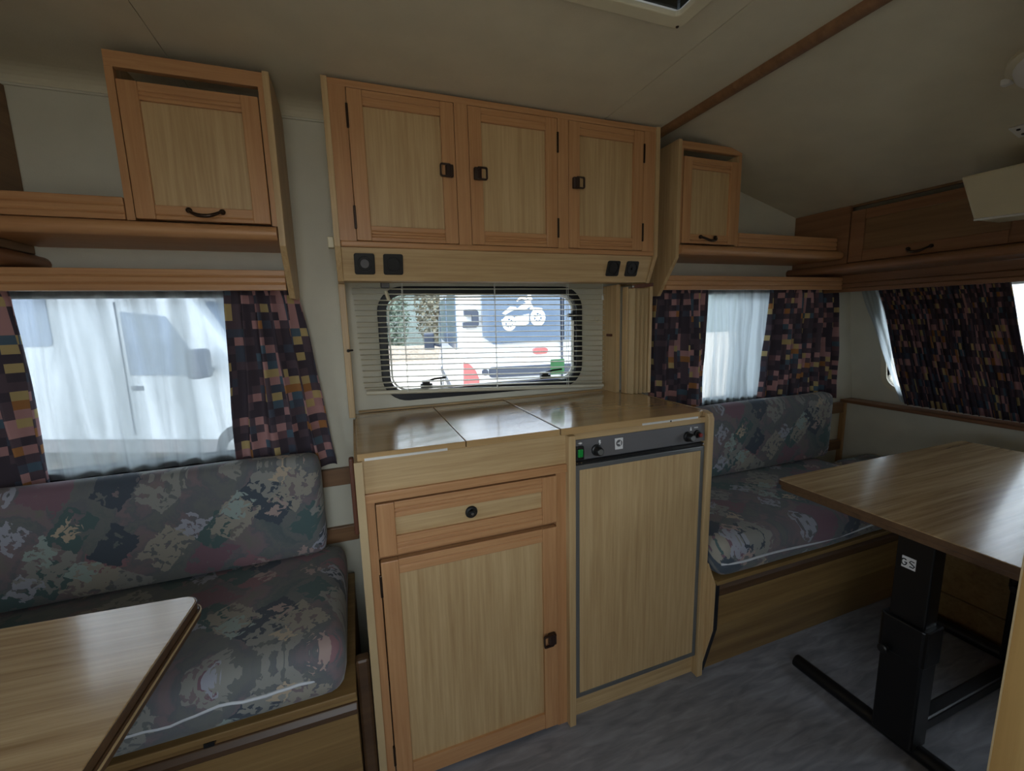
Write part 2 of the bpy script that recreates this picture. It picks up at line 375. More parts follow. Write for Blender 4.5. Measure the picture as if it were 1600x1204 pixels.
nose += [(2.56, lastz-.262*(2.56-lastx)), (2.58, lastz-.262*(2.56-lastx)+.03), (1.385, ZC+.03), (1.125, ZC+.03)]
obj('ceiling_panel', MB().prism(nose, 'y', OY, WY), 'ceiling_cream', ce, smooth=30)
def cz(x): return lastz-.262*(x-lastx)
struct('trim_1', MB().prism([(1.095, ZC), (1.098, ZC-.012), (1.108, ZC-.018), (1.126, ZC-.018), (1.136, ZC-.012), (1.139, ZC)], 'y', OY, WY-.01), 'rail_brown', smooth=50)
# thin cover bead where wall and ceiling meet
struct('trim_2', MB().tube([(-1.28, WY-.004, 1.900), (-.03, WY-.004, 1.900)], .004, 6), 'wall_cream')
# roof hatch
h = thing('roof_hatch', 'cream framed roof hatch with a dark pane in the ceiling', 'roof hatch', (.565, .70, ZC))
tfz = lambda p, d: (p[0], p[1], d)
obj('hatch_frame', ring(rrect(.36, .765, .498, .902, .02, 4), rrect(.396, .731, .533, .867, .012, 4), tfz, ZC-.012, ZC), 'cream_plastic', h, bevel=.003)
obj('hatch_collar', ring(rrect(.386, .743, .522, .878, .014, 4), rrect(.392, .736, .528, .871, .012, 4), tfz, ZC, ZC+.09), 'white_plastic', h)
obj('hatch_pane', B(.394, .734, .530, .869, ZC+.004, ZC+.010), 'tinted_pane', h)
for sxx, syy in ((.752, .893), (.752, .507), (.372, .893)): obj('screw', MB().lathe((sxx, syy, ZC-.012), (0, 0, -1), [(.004, 0), (.003, .002)], 8), 'bronze', h)

# ------------------------------------------------------------------ windows
tfy = lambda p, d: (p[0], d, p[1])
def side_window(name, x0, x1, z0, z1, r):
    root = bpy.data.objects.new(name, None); C.objects.link(root); root['kind'] = 'structure'; root.location = ((x0+x1)/2, WY, z0); OFF[root.name] = Vector(root.location)
    obj('window_seal', ring(rrect(x0-.03, x1+.03, z0-.03, z1+.03, r+.03), rrect(x0, x1, z0, z1, r), tfy, WY-.008, WY+.034), 'black_rubber', root, bevel=.003)
    k = len(rrect(x0, x1, z0, z1, r)); mb = MB(); o_ = rrect(x0, x1, z0, z1, r)
    obj('window_pane', MB().prism(o_, 'y', WY+.018, WY+.022), 'window_pane', root)
    return root
w1 = side_window('window_1', .116, .856, 1.022, 1.366, .06)
obj('pane_rim', ring(rrect(.120, .852, 1.026, 1.362, .056), rrect(.126, .846, 1.032, 1.356, .052), tfy, WY+.010, WY+.018), 'white_plastic', w1)
side_window('window_2', -1.02, -.22, .872, 1.362, .05)
side_window('window_3', 1.29, 2.29, .872, 1.362, .05)
for lx in (.248, .722):
    la = obj('window_latch', B(lx-.03, lx+.012, WY-.022, WY-.006, 1.035, 1.050).box(lx-.022, lx+.004, WY-.018, WY+.012, 1.046, 1.060), 'black_plastic', w1, bevel=.002)
    obj('latch_lever', MB().tube([(lx-.012, WY-.016, 1.056), (lx+.02, WY-.02, 1.066), (lx+.062, WY-.02, 1.068)], .004, 6), 'black_plastic', la)
obj('window_stay', B(.828, .852, WY+.004, WY+.016, 1.275, 1.290).box(.846, .858, WY+.000, WY+.016, 1.262, 1.30), 'black_plastic', w1, bevel=.002)
obj('stay_arm', MB().tube([(.850, WY+.008, 1.06), (.852, WY+.008, 1.29)], .004, 6), 'white_plastic', w1)
tag(obj('window_sticker', B(.752, .815, WY+.0165, WY+.0178, 1.044, 1.106), 'green_sticker', None, loc=(.815, WY, 1.05)), 'pale green square sticker at the lower right of the kitchen window', 'sticker')
# front window pane and seal follow the leaning wall
def slanted(name, wx, y0, y1, z0, z1, sgn):
    root = bpy.data.objects.new(name, None); C.objects.link(root); root['kind'] = 'structure'; OFF[root.name] = Vector((0, 0, 0))
    tf = lambda p, d: (wx(p[1])+d, p[0], p[1])
    obj('window_seal', ring(rrect(y0-.025, y1+.025, z0-.025, z1+.025, .085), rrect(y0, y1, z0, z1, .06), tf, -.008*sgn, .034*sgn), 'cream_plastic', root)
    loop = rrect(y0, y1, z0, z1, .06); mb = MB(); mb.v = [tf(p, .018*sgn) for p in loop]+[tf(p, .022*sgn) for p in loop]; k = len(loop)
    mb.f = [tuple(range(k)), tuple(range(2*k-1, k-1, -1))]+[(i, (i+1) % k, k+(i+1) % k, k+i) for i in range(k)]
    obj('window_pane', mb, 'window_pane', root)
slanted('window_4', fx, -.36, 1.40, .875, 1.362, 1)
slanted('window_5', lambda z: -1.30, -.30, .60, .875, 1.30, -1)

# ------------------------------------------------------------------ joinery helpers
def grooved_x(x0, x1, yf, yb, z0, z1, grooves, depth=.003, gw=.004):
    """board running in x; front at yf (towards the camera); grooves at the given heights"""
    prof = [(yb, z0), (yf, z0)]
    for g in sorted(grooves): prof += [(yf, g-gw/2), (yf+depth, g), (yf, g+gw/2)]
    prof += [(yf, z1), (yb, z1)]
    return MB().prism(prof, 'x', x0, x1)
def ring_pull(cx, yf, cz_, side, parent):
    """dark brown square latch: block on the stile, loop towards the panel"""
    b0 = obj('handle', B(cx-.012, cx+.012, yf-.016, yf, cz_-.018, cz_+.018), 'brown_plastic', parent, bevel=.004)
    x0, x1 = (cx-.030, cx+.004) if side < 0 else (cx-.004, cx+.030)
    obj('pull_ring', ring(rrect(x0, x1, cz_-.019, cz_+.019, .006, 3), rrect(x0+.0045, x1-.0045, cz_-.0145, cz_+.0145, .003, 3), tfy, yf-.018, yf-.010), 'brown_plastic', parent, bevel=.001)
def framed_door(parent, x0, x1, z0, z1, yf, st, rt, rb, gt=True, name='door', mats=('oak_z', 'beech_z', 'beech_x'), gb=(), gtl=None):
    d = obj(name, B(x0+st-.006, x1-st+.006, yf+.010, yf+.016, z0+rb-.006, z1-rt+.006), mats[0], parent)
    for a, b_ in ((x0, x0+st), (x1-st, x1)): obj('stile', B(a, b_, yf, yf+.020, z0, z1), mats[1], d, bevel=.002)
    obj('rail', grooved_x(x0+st, x1-st, yf+.002, yf+.020, z1-rt, z1, gtl if gtl is not None else ([z1-rt*.45] if gt else [])), mats[2], d, bevel=.0012)
    obj('rail', grooved_x(x0+st, x1-st, yf+.002, yf+.020, z0, z0+rb, list(gb)), mats[2], d, bevel=.0012)
    return d
def hinge(parent, x, yf, z0, z1):
    obj('hinge', B(x-.0035, x+.0035, yf-.004, yf+.004, z0, z1), 'bronze', parent, bevel=.0015)
def arch_pull(parent, c, vec, drop=.016, out=(0, -1, 0), half=.036):
    c = Vector(c); vec = Vector(vec).normalized(); out = Vector(out)
    pts = []
    for i in range(13):
        t = i/12*2-1
        pts.append(c+vec*half*t+out*(.006+.020*(1-t**4))+Vector((0, 0, -drop*(1-abs(t)**2.5)+.004)))
    hd = obj('handle', MB().tube(pts, [.0035+.0015*math.cos(PI*(i/12-.5)) for i in range(13)], 8), 'bronze', parent, smooth=True)
    for sg in (-1, 1):
        obj('handle_rosette', MB().lathe(c+vec*half*sg+Vector((0, 0, .004)), out, [(.007, 0), (.0075, .004), (.005, .009), (.002, .011)], 12), 'bronze', parent, smooth=True)

# ------------------------------------------------------------------ overhead kitchen cabinet
YO = 1.356; OL, OR_, OT = -.012, 1.063, 1.930
t = thing('overhead_cabinet', 'three door oak and beech overhead cabinet above the kitchen window', 'cabinet', (.525, 1.46, 1.40))
sidepoly = [(YO-.006, OT), (YO-.006, 1.49), (1.394, 1.396), (WY-.001, 1.396), (WY-.001, 1.893), (1.535, OT)]
obj('side_panel', MB().prism(sidepoly, 'x', OL-.016, OL), 'oak_z', t, bevel=.001)
obj('side_panel', MB().prism(sidepoly, 'x', OR_, OR_+.016), 'oak_z', t, bevel=.001)
obj('back_panel', B(OL, OR_, 1.553, 1.559, 1.44, 1.88), 'oak_z', t)
obj('bottom_board', B(OL, OR_, 1.40, 1.505, 1.402, 1.414), 'oak_x', t)
obj('top_rail', B(OL, OR_, YO, YO+.02, 1.912, OT), 'beech_x', t, bevel=.001)
obj('bottom_rail', B(OL, OR_, YO-.004, YO+.02, 1.490, 1.507), 'beech_x', t, bevel=.004)
for a, b_ in ((OL, .0325), (.334, .3745), (.6755, .7145), (1.0145, OR_)): obj('frame_stile', B(a, b_, YO, YO+.02, 1.507, 1.912), 'beech_z', t)
obj('pelmet', MB().prism([(YO+.006, 1.490), (YO+.022, 1.490), (1.412, 1.398), (1.394, 1.398)], 'x', OL, OR_), 'oak_x', t, bevel=.0015)
dg = lambda z: (z+.012, z+.020, z+.028)
for k, (a, b_, hs) in enumerate(((.0340, .3325, 1), (.3760, .6740, -1), (.7160, 1.0130, -1))):
    d = framed_door(t, a, b_, 1.5085, 1.9105, YO-.002, .041, .040, .042, gb=dg(1.5085))
    xr = b_-.022 if hs > 0 else a+.022
    ring_pull(xr, YO-.002, 1.7165, -hs, d)
    xh = a-.001 if hs > 0 else b_+.001
    hinge(d, xh, YO-.001, 1.807, 1.870); hinge(d, xh, YO-.001, 1.540, 1.603)
def pelpt(x, z, o=0):
    f = (1.490-z)/(1.490-1.398); return (x, YO+.006+f*(1.394-YO-.006)-o, z)
tfp = lambda p, d: pelpt(p[0], p[1], d)
for k, sxk in enumerate((.050, .132, .904, .984)):
    hw = .029 if k < 2 else .026
    lp = rrect(sxk-hw, sxk+hw, 1.445-hw, 1.445+hw, .006, 3); mb = MB(); n = len(lp)
    mb.v = [tfp(p, 0) for p in lp]+[tfp(p, .007) for p in lp]; mb.f = [tuple(range(n)), tuple(range(2*n-1, n-1, -1))]+[(i, (i+1) % n, n+(i+1) % n, n+i) for i in range(n)]
    pl = obj('socket_plate', mb, 'black_plastic', t, bevel=.002)
    cc = lambda r_, q: [(sxk+r_*math.cos(2*PI*i/24), 1.445+r_*math.sin(2*PI*i/24)) for i in range(24)]
    obj('socket_rim', ring(cc(.021, 0), cc(.0185, 0), tfp, .006, .0095), 'black_metal', pl)
    if k == 0:
        obj('socket_cap', ring(cc(.012, 0), cc(.0005, 0), tfp, .0065, .012), 'grey_plastic', pl)
    elif k == 3:
        obj('socket_pin', ring(cc(.005, 0), cc(.0005, 0), tfp, .0065, .012), 'black_metal', pl)
tag(obj('wall_clip', B(OL-.034, OL-.017, 1.375, 1.402, 1.489, 1.520), 'cream_plastic', None, loc=(OL-.025, 1.39, 1.49), bevel=.003), 'small cream plastic clip on the left side of the overhead cabinet', 'clip')
# wood uprights between overhead and worktop
struct('trim_3', B(-.030, -.010, 1.470, WY-.001, .967, 1.396), 'oak_z', bevel=.002)
rp = thing('side_upright', 'oak side board with brown latch right of the kitchen window', 'panel', (1.0, 1.52, .967))
obj('board', B(.985, 1.003, 1.470, WY-.001, .967, 1.396), 'oak_z', rp, bevel=.0015)
obj('latch', B(.974, .985, 1.496, 1.526, 1.194, 1.204), 'brown_strap', rp, bevel=.002)
for zz in (1.187, ):
    tag(obj('light_switch', MB().lathe((-.016, 1.466, zz), (0, -1, 0), [(.005, 0), (.005, .006), (.003, .008)], 10).tube([(-.016, 1.46, zz), (-.002, 1.452, zz+.002)], .003, 6), 'black_plastic', None, loc=(-.016, 1.46, zz-.005)), 'tiny black turn catch on the trim left of the kitchen window', 'catch')

# folding concertina door, stowed beside the kitchen
fd = thing('folding_door', 'folded beige concertina door stowed right of the kitchen window', 'folding door', (1.06, 1.44, .967))
pr = []; nf = 4
for i in range(nf*2+1): pr.append((1.012+.080*i/(nf*2), 1.402+(.0 if i % 2 else .030)))
back = [(x, 1.47) for x, y in reversed(pr)]
obj('pleated_leaf', MB().prism(pr+back, 'z', .968, 1.378), 'edge_pale', fd)
obj('end_post', B(1.092, 1.106, 1.404, 1.46, .968, 1.385), 'oak_z', fd, bevel=.003)
obj('lead_post', B(1.0045, 1.0105, 1.428, 1.46, .968, 1.385), 'oak_z', fd, bevel=.002)
sr = obj('strap', MB().prism([(1.000, 1.376), (1.095, 1.384), (1.095, 1.397), (1.000, 1.389)], 'y', 1.390, 1.396), 'brown_strap', fd)
obj('strap_stud', MB().lathe((1.003, 1.390, 1.383), (0, -1, 0), [(.006, 0), (.005, .003), (.001, .005)], 10), 'steel', sr, smooth=True)

# ------------------------------------------------------------------ venetian blind
vb = thing('venetian_blind', 'cream venetian blind hanging crooked over the kitchen window', 'blind', (.5, 1.535, 1.0))
obj('head_rail', B(.010, .975, 1.520, 1.544, 1.410, 1.426), 'blind_cream', vb, bevel=.003)
NSL = 19; rs = random.Random(3)
for i in range(NSL):
    f = (i+.6)/(NSL+.2)
    zl = 1.398-f*(1.398-1.045); zr = 1.398-f*(1.398-.998)
    zl += rs.uniform(-.0035, .0035); zr += rs.uniform(-.002, .002); xl = .008+f*.014+rs.uniform(0, .004); xr = .962+rs.uniform(0, .006)
    mb = MB(); prof = [(1.524, -.0012), (1.530, .0006), (1.536, .0012), (1.542, .0006), (1.548, -.0012)]
    pts = prof+[(y, z-.0011) for y, z in reversed(prof)]; n = len(pts)
    mb.v = [(xl, y, zl+z) for y, z in pts]+[(xr, y, zr+z) for y, z in pts]
    mb.f = [tuple(range(n)), tuple(range(2*n-1, n-1, -1))]+[(k, (k+1) % n, n+(k+1) % n, n+k) for k in range(n)]
    obj('slat', mb, 'blind_cream', vb)
br = MB(); br.tube([(.030, 1.536, 1.036), (.968, 1.536, .990)], .0075, 10); obj('bottom_rail', br, 'blind_cream', vb, smooth=40)
for cxx, zb in ((.168, 1.030), (.50, 1.014), (.80, 1.0)):
    obj('ladder_cord', MB().tube([(cxx, 1.523, 1.412), (cxx, 1.523, zb)], .0010, 5), 'white_plastic', vb)
    obj('ladder_cord', MB().tube([(cxx+.006, 1.549, 1.412), (cxx+.006, 1.549, zb)], .0010, 5), 'white_plastic', vb)
obj('pull_cord', MB().tube([(.948, 1.512, 1.412), (.948, 1.512, 1.355)], .001, 5).lathe((.948, 1.512, 1.357), (0, 0, -1), [(.003, 0), (.005, .016), (.004, .018)], 8), 'white_plastic', vb)
obj('cord_bracket', B(.100, .128, 1.505, 1.52, 1.385, 1.41), 'grey_plastic', vb, bevel=.004)
obj('tilt_rod', MB().tube([(.115, 1.515, 1.376), (.124, 1.515, 1.345)], .006, 6), 'cream_plastic', vb)
tag(obj('hook_ring', MB().tube([(.925+.008*math.cos(a*PI/6), 1.515, 1.262+.008*math.sin(a*PI/6)) for a in range(13)], .0018, 5), 'cream_plastic', None, loc=(.925, 1.515, 1.254)), 'tiny cream cord ring hanging right of the kitchen window', 'ring')
# cloudy lip below the window, behind the worktop
struct('trim_4', B(0, .985, 1.546, WY-.001, .966, .971), 'oak_x', bevel=.003)

# ------------------------------------------------------------------ worktop
YF = 1.065
wt = thing('worktop', 'glossy oak kitchen worktop with two lids left of the fridge', 'worktop', (.52, 1.3, .94))
obj('lid', B(-.012, .2535, YF-.012, 1.545, .947, .9650), 'worktop', wt, bevel=.0015)
obj('lid', B(.2560, .5255, YF-.012, 1.545, .947, .9655), 'worktop', wt, bevel=.0015)
obj('top_board', MB().prism([(.5285, YF-.014), (1.02, YF-.014), (1.048, YF+.004), (1.0530, YF+.03), (1.0530, 1.49), (1.0, 1.545), (.5285, 1.545)], 'z', .9465, .9670), 'worktop', wt, bevel=.002)
obj('joint_strip', B(.5262, .5280, YF-.010, 1.545, .95, .9662), 'dark_edge', wt)
obj('edge_strip', B(.004, .205, YF-.0145, YF-.012, .9475, .9535), 'alu_strip', wt)
obj('edge_strip', B(.80, 1.012, YF-.0165, YF-.014, .9470, .9530), 'alu_strip', wt)
obj('screw', MB().lathe((.905, YF-.0165, .949), (0, -1, 0), [(.003, 0), (.002, .001)], 8), 'black_metal', wt)

# ------------------------------------------------------------------ base cabinet with drawer and door
kc = thing('kitchen_cabinet', 'oak and beech base cabinet with one drawer and a door, left of fridge', 'cabinet', (.26, 1.3, 0))
obj('side_panel', B(-.020, -.002, YF-.014, 1.545, 0, .946), 'oak_z', kc, bevel=.001)
obj('panel_edging', B(-.0205, -.0015, YF-.016, YF-.014, 0, .946), 'edge_pale', kc)
obj('divider', B(.548, .570, YF-.022, 1.545, 0, .944), 'oak_z', kc, bevel=.002)
obj('apron', B(-.002, .548, YF, YF+.018, .860, .946), 'oak_x', kc)
obj('apron_rail', B(-.002, .548, YF-.010, YF+.018, .836, .860), 'beech_x', kc, bevel=.002)
obj('frame_stile', B(-.002, .0195, YF, YF+.018, 0, .836), 'beech_z', kc)
obj('frame_stile', B(.5165, .548, YF, YF+.018, 0, .836), 'beech_z', kc)
obj('back_panel', B(-.002, .548, 1.535, 1.541, 0, .94), 'oak_z', kc)
obj('frame_rail', B(.0195, .5165, YF+.020, YF+.034, .670, .694), 'beech_x', kc)
dr = framed_door(kc, .0215, .5150, .690, .830, YF-.008, .044, .042, .048, name='drawer', mats=('oak_x', 'beech_z', 'beech_x'), gtl=[.812, .802], gb=[.706, .718])
obj('drawer_lock', MB().lathe((.264, YF+.003, .764), (0, -1, 0), [(.016, 0), (.017, .004), (.015, .007), (.010, .008), (.010, .005), (.0085, .005), (.0085, .013), (.007, .015)], 24), 'black_plastic', dr, smooth=40)
obj('lock_core', MB().lathe((.264, YF-.011, .764), (0, -1, 0), [(.0045, 0), (.004, .003)], 12), 'steel', dr)
dd = framed_door(kc, .0225, .5140, .012, .675, YF-.008, .044, .040, .052, gtl=[.655], gb=[])
ring_pull(.492, YF-.008, .325, -1, dd)
hinge(dd, .0205, YF-.004, .580, .640); hinge(dd, .0205, YF-.004, .075, .135)
tag(obj('grab_strip', B(-.034, -.0215, 1.14, 1.165, .72, .93), 'brown_strap', None, loc=(-.028, 1.15, .72), bevel=.004), 'reddish brown vertical strip on the left side of the kitchen cabinet', 'strip')
tag(obj('corner_post', B(-.058, -.0225, 1.06, 1.09, 0, .42), 'dark_edge', None, loc=(-.04, 1.075, 0), bevel=.008), 'dark brown rounded post between left bench and kitchen cabinet', 'post')

# ------------------------------------------------------------------ fridge and its housing
fh = thing('fridge_housing', 'oak housing with side board, top rail and plinth around fridge', 'cabinet', (.82, 1.3, 0))
obj('side_panel', MB().prism([(YF-.018, 0), (1.545, 0), (1.545, .962), (YF+.01, .962), (YF-.010, .956), (YF-.018, .94)], 'x', 1.054, 1.078), 'oak_z', fh, bevel=.0015)
obj('top_rail', B(.570, 1.054, YF-.004, YF+.014, .926, .945), 'oak_x', fh, bevel=.001)
obj('plinth', B(.570, 1.054, YF+.010, YF+.026, 0, .072), 'oak_x', fh)
fr = thing('fridge', 'built-in fridge with oak door panel and grey control strip', 'fridge', (.81, 1.3, .08))
obj('body', B(.576, 1.050, YF+.03, 1.53, .078, .920), 'grey_plastic', fr)
obj('door', B(.588, 1.038, YF-.0075, YF+.028, .096, .836), 'oak_z', fr)
tf_ = tfy
obj('door_trim', ring([(.576, .082), (1.050, .082), (1.050, .850), (.576, .850)], [(.589, .097), (1.037, .097), (1.037, .835), (.589, .835)], tf_, YF-.010, YF+.026), 'grey_trim', fr, bevel=.002)
cp = obj('control_panel', MB().prism([(YF-.006, .926), (YF+.03, .926), (YF+.03, .852), (YF+.006, .852), (YF+.006, .862), (YF-.010, .868)], 'x', .574, 1.050), 'grey_plastic', fr, bevel=.001)
ypan = lambda z: YF-.006-(.926-z)/.058*.004
obj('panel_gap', B(.576, 1.050, YF-.004, YF+.02, .852, .860), 'black_plastic', fr)
sw = obj('switch', B(.575, .601, ypan(.89)-.008, ypan(.89)+.004, .868, .908), 'black_plastic', cp, bevel=.003)
obj('switch_rocker', B(.5785, .595, ypan(.89)-.013, ypan(.89)-.006, .877, .901), 'green_plastic', cp, bevel=.003)
for kx in (.645, .980): obj('knob', MB().lathe((kx, ypan(.889)+.001, .889), (0, -1, 0), [(.017, 0), (.017, .006), (.0135, .008), (.012, .024), (.010, .026)], 20), 'black_plastic', cp, smooth=40)
for kx in (.645, .980): obj('knob_cap', MB().lathe((kx, ypan(.889)-.025, .889), (0, -1, 0), [(.009, 0), (.008, .0015)], 16), 'grey_trim', cp)
obj('button', MB().lathe((1.018, ypan(.893)+.001, .893), (0, -1, 0), [(.014, 0), (.013, .006), (.009, .008), (.008, .016)], 16), 'black_plastic', cp, smooth=40)
obj('button_cap', MB().lathe((1.018, ypan(.893)-.015, .893), (0, -1, 0), [(.007, 0), (.006, .004)], 14), 'red_plastic', cp)
# logo plate: white square, grey disc with a white arrow star
lz, lxc = .8985, .722
def disc(cx, cz_, r, y0, y1, n=24): return MB().prism([(cx+r*math.cos(2*PI*i/n), cz_+r*math.sin(2*PI*i/n)) for i in range(n)], 'y', y0, y1)
yl = ypan(lz)
obj('logo_plate', B(lxc-.0135, lxc+.0135, yl-.0018, yl+.002, lz-.017, lz+.017), 'white_print', cp)
obj('logo_disc', disc(lxc, lz+.002, .0105, yl-.0026, yl-.0016), 'grey_plastic', cp)
lm = MB(); c0 = (lxc, lz+.002)
lm.prism([(c0[0]-.008, c0[1]), (c0[0]+.001, c0[1]+.003), (c0[0]+.001, c0[1]-.003)], 'y', yl-.0034, yl-.0025)
lm.prism([(c0[0]+.004, c0[1]+.009), (c0[0]+.006, c0[1]), (c0[0]+.001, c0[1]+.001)], 'y', yl-.0034, yl-.0025)
lm.prism([(c0[0]+.004, c0[1]-.009), (c0[0]+.001, c0[1]-.001), (c0[0]+.006, c0[1])], 'y', yl-.0034, yl-.0025)
obj('logo_mark', lm, 'white_print', cp)
yb_ = ypan(.915)-.001
obj('bolt_mark', MB().prism([(.654, .918), (.659, .917), (.657, .912), (.660, .911), (.655, .903), (.656, .909), (.653, .910)], 'y', yb_-.002, yb_+.003), 'white_print', cp)
obj('flame_mark', MB().prism([(.989, .907), (.992, .919), (.995, .907), (.9935, .907), (.992, .913), (.9905, .907)], 'y', yb_-.002, yb_+.003), 'white_print', cp)
obj('dash_mark', B(1.006, 1.011, yb_-.002, yb_+.003, .914, .917).box(1.013, 1.019, yb_-.002, yb_+.003, .914, .917), 'white_print', cp)
obj('plug_mark', MB().prism([(.583, .916), (.592, .919), (.598, .916), (.592, .913)], 'y', yb_-.002, yb_+.003), 'white_print', cp)
for kx in (.580, .594, 1.044): obj('panel_screw', MB().lathe((kx, YF-.010, .858), (0, -1, 0), [(.003, 0), (.002, .002)], 8), 'steel', fr)

# ------------------------------------------------------------------ side overhead cupboards and shelves
def nose_x(x0, x1, yb, yf, z0, z1):
    r = (z1-z0)/2; pr = [(yb, z0)]
    for i in range(9):
        a = -PI/2+PI*i/8; pr.append((yf+r-r*math.cos(a)*1.0, (z0+z1)/2+r*math.sin(a)))
    pr.append((yb, z1)); return MB().prism(pr, 'x', x0, x1)
def end_panel_poly(ztop): return [(1.345, ztop), (1.345, 1.485), (1.442, 1.350), (WY-.001, 1.350), (WY-.001, 1.893), (1.52, ztop)]
def cupboard(name, label, x0, x1, panelx, px1, ztop, dx0, dx1, dz0, dz1):
    t = thing(name, label, 'cupboard', ((x0+x1)/2, 1.46, 1.49))
    obj('end_panel', MB().prism(end_panel_poly(ztop), 'x', panelx, px1), 'oak_z', t, bevel=.001)
    obj('top_rail', B(x0, x1, 1.35, 1.368, dz1+.026, ztop-.002), 'beech_x', t, bevel=.001)
    obj('frame_stile', B(x0, dx0-.0015, 1.35, 1.368, 1.536, dz1+.026), 'beech_z', t)
    obj('frame_stile', B(dx1+.0015, x1, 1.35, 1.368, 1.536, dz1+.026), 'beech_z', t)
    return t
lc = cupboard('wall_cupboard', 'oak wall cupboard with framed door over the left bench', -.492, -.166, -.166, -.150, 1.915, -.474, -.180, 1.540, 1.852)
obj('inner_side', MB().prism([(1.352, 1.912), (1.352, 1.536), (WY-.002, 1.536), (WY-.002, 1.893), (1.52, 1.912)], 'x', -.490, -.480), 'oak_z', lc)
d = framed_door(lc, -.473, -.181, 1.5405, 1.852, 1.346, .040, .040, .034, gtl=[1.822, 1.832], gb=[1.5515])
arch_pull(d, (-.325, 1.345, 1.560), (1, 0, 0))
rc = cupboard('wall_cupboard', 'narrow oak wall cupboard with framed door over the right bench', 1.172, 1.464, 1.156, 1.172, 1.900, 1.184, 1.450, 1.540, 1.846)
obj('inner_side', MB().prism([(1.352, 1.875), (1.352, 1.536), (WY-.002, 1.536), (WY-.002, 1.868)], 'x', 1.450, 1.460), 'oak_z', rc)
d = framed_door(rc, 1.1855, 1.4485, 1.5405, 1.846, 1.346, .038, .040, .034, gtl=[1.818, 1.828], gb=[1.5515])
arch_pull(d, (1.305, 1.345, 1.560), (1, 0, 0))
def shelf(label, x0, x1, rx0, rx1):
    t = thing('wall_shelf', label, 'shelf', ((x0+x1)/2, 1.45, 1.49))
    obj('shelf_board', nose_x(x0, x1, WY-.002, 1.330, 1.498, 1.534), 'beech_x', t, smooth=40)
    obj('shelf_rail', grooved_x(rx0, rx1, 1.346, 1.362, 1.536, 1.588, [1.552, 1.570], .004, .006), 'beech_x', t, bevel=.002)
shelf('beech shelf with grooved rail beside the left wall cupboard', -.776, -.168, -.776, -.494)
shelf('beech shelf with grooved rail beside the right wall cupboard', 1.173, 2.062, 1.466, 2.040)
def valance(label, x0, x1):
    t = tag(obj('curtain_valance', grooved_x(x0, x1, 1.412, 1.430, 1.372, 1.428, [1.391, 1.410], .004, .006).box(x0, x1, 1.43, WY-.002, 1.420, 1.426), 'beech_x', None, loc=((x0+x1)/2, 1.42, 1.372), bevel=.0015), label, 'valance')
valance('long grooved beech curtain valance over the left window', -1.1, -.168)
valance('grooved beech curtain valance over the right window', 1.174, 2.20)

# front locker across the nose of the caravan
fl = thing('front_locker', 'long dark oak overhead locker across the front wall', 'locker', (2.2, .5, 1.45))
LX = 2.066
def lock_face(y0, y1, z0, z1, mat, name, x=LX, th=.016, par=None, bevel=.001): return obj(name, B(x, x+th, y0, y1, z0, z1), mat, par or fl, bevel=bevel)
lock_face(1.318, WY-.002, 1.470, cz(LX)-.003, 'locker_beech', 'end_stile')
lock_face(-.5, 1.318, 1.712, cz(LX)-.003, 'locker_oak', 'top_rail', x=LX+.004)
obj('locker_floor', B(LX, 2.47, -.5, WY-.002, 1.462, 1.474), 'locker_oak', fl)
nose_p = [(2.30, 1.440), (LX-.005, 1.440)]+[(LX-.022-.018*math.cos(-PI/2+PI*i/8)*1.0, 1.458+.018*math.sin(-PI/2+PI*i/8)) for i in range(9)]+[(2.30, 1.476)]
obj('bottom_rail', MB().prism(nose_p, 'y', -.5, WY-.002), 'locker_beech', fl, smooth=40)
def locker_door(y0, y1, z0, z1):
    x = LX-.004; d = obj('door', B(x+.008, x+.016, y0+.05, y1-.05, z0+.04, z1-.034), 'locker_oak', fl)
    for a, b_ in ((y0, y0+.055), (y1-.055, y1)): obj('stile', B(x, x+.018, a, b_, z0, z1), 'locker_beech', d, bevel=.002)
    for a, b_ in ((z0, z0+.046), (z1-.040, z1)): obj('rail', B(x+.002, x+.018, y0+.055, y1-.055, a, b_), 'locker_beech', d, bevel=.002)
    arch_pull(d, (x+.001, (y0+y1)/2+.02, z0+.022), (0, 1, 0), out=(-1, 0, 0))
locker_door(.760, 1.312, 1.480, 1.694); locker_door(.20, .752, 1.480, 1.694)
fv = tag(obj('curtain_valance', MB().prism([(2.222, 1.360), (2.222, 1.376), (2.226, 1.379), (2.222, 1.382), (2.222, 1.398), (2.226, 1.401), (2.222, 1.404), (2.222, 1.438), (2.240, 1.438), (2.240, 1.360)], 'y', -.5, WY-.002), 'locker_beech', None, loc=(2.23, .5, 1.36)), 'long grooved brown valance under the front locker', 'valance')
# rear locker, only its corner in view
rl = thing('rear_locker', 'dark oak rear locker at the far left edge', 'locker', (-1.0, .5, 1.45))
obj('locker_face', B(-.80, -.784, -.5, WY-.002, 1.478, 1.895), 'locker_oak', rl, bevel=.002)
obj('locker_floor', B(-1.29, -.80, -.5, WY-.002, 1.462, 1.478), 'locker_oak', rl)
obj('bottom_rail', MB().prism([(-.95, 1.432), (-.79, 1.432)]+[(-.775+.020*math.cos(-PI/2+PI*i/8), 1.452+.020*math.sin(-PI/2+PI*i/8)) for i in range(9)]+[(-.79, 1.478), (-.79, 1.496), (-.95, 1.496)], 'y', -.5, WY-.002), 'locker_beech', rl, smooth=40)

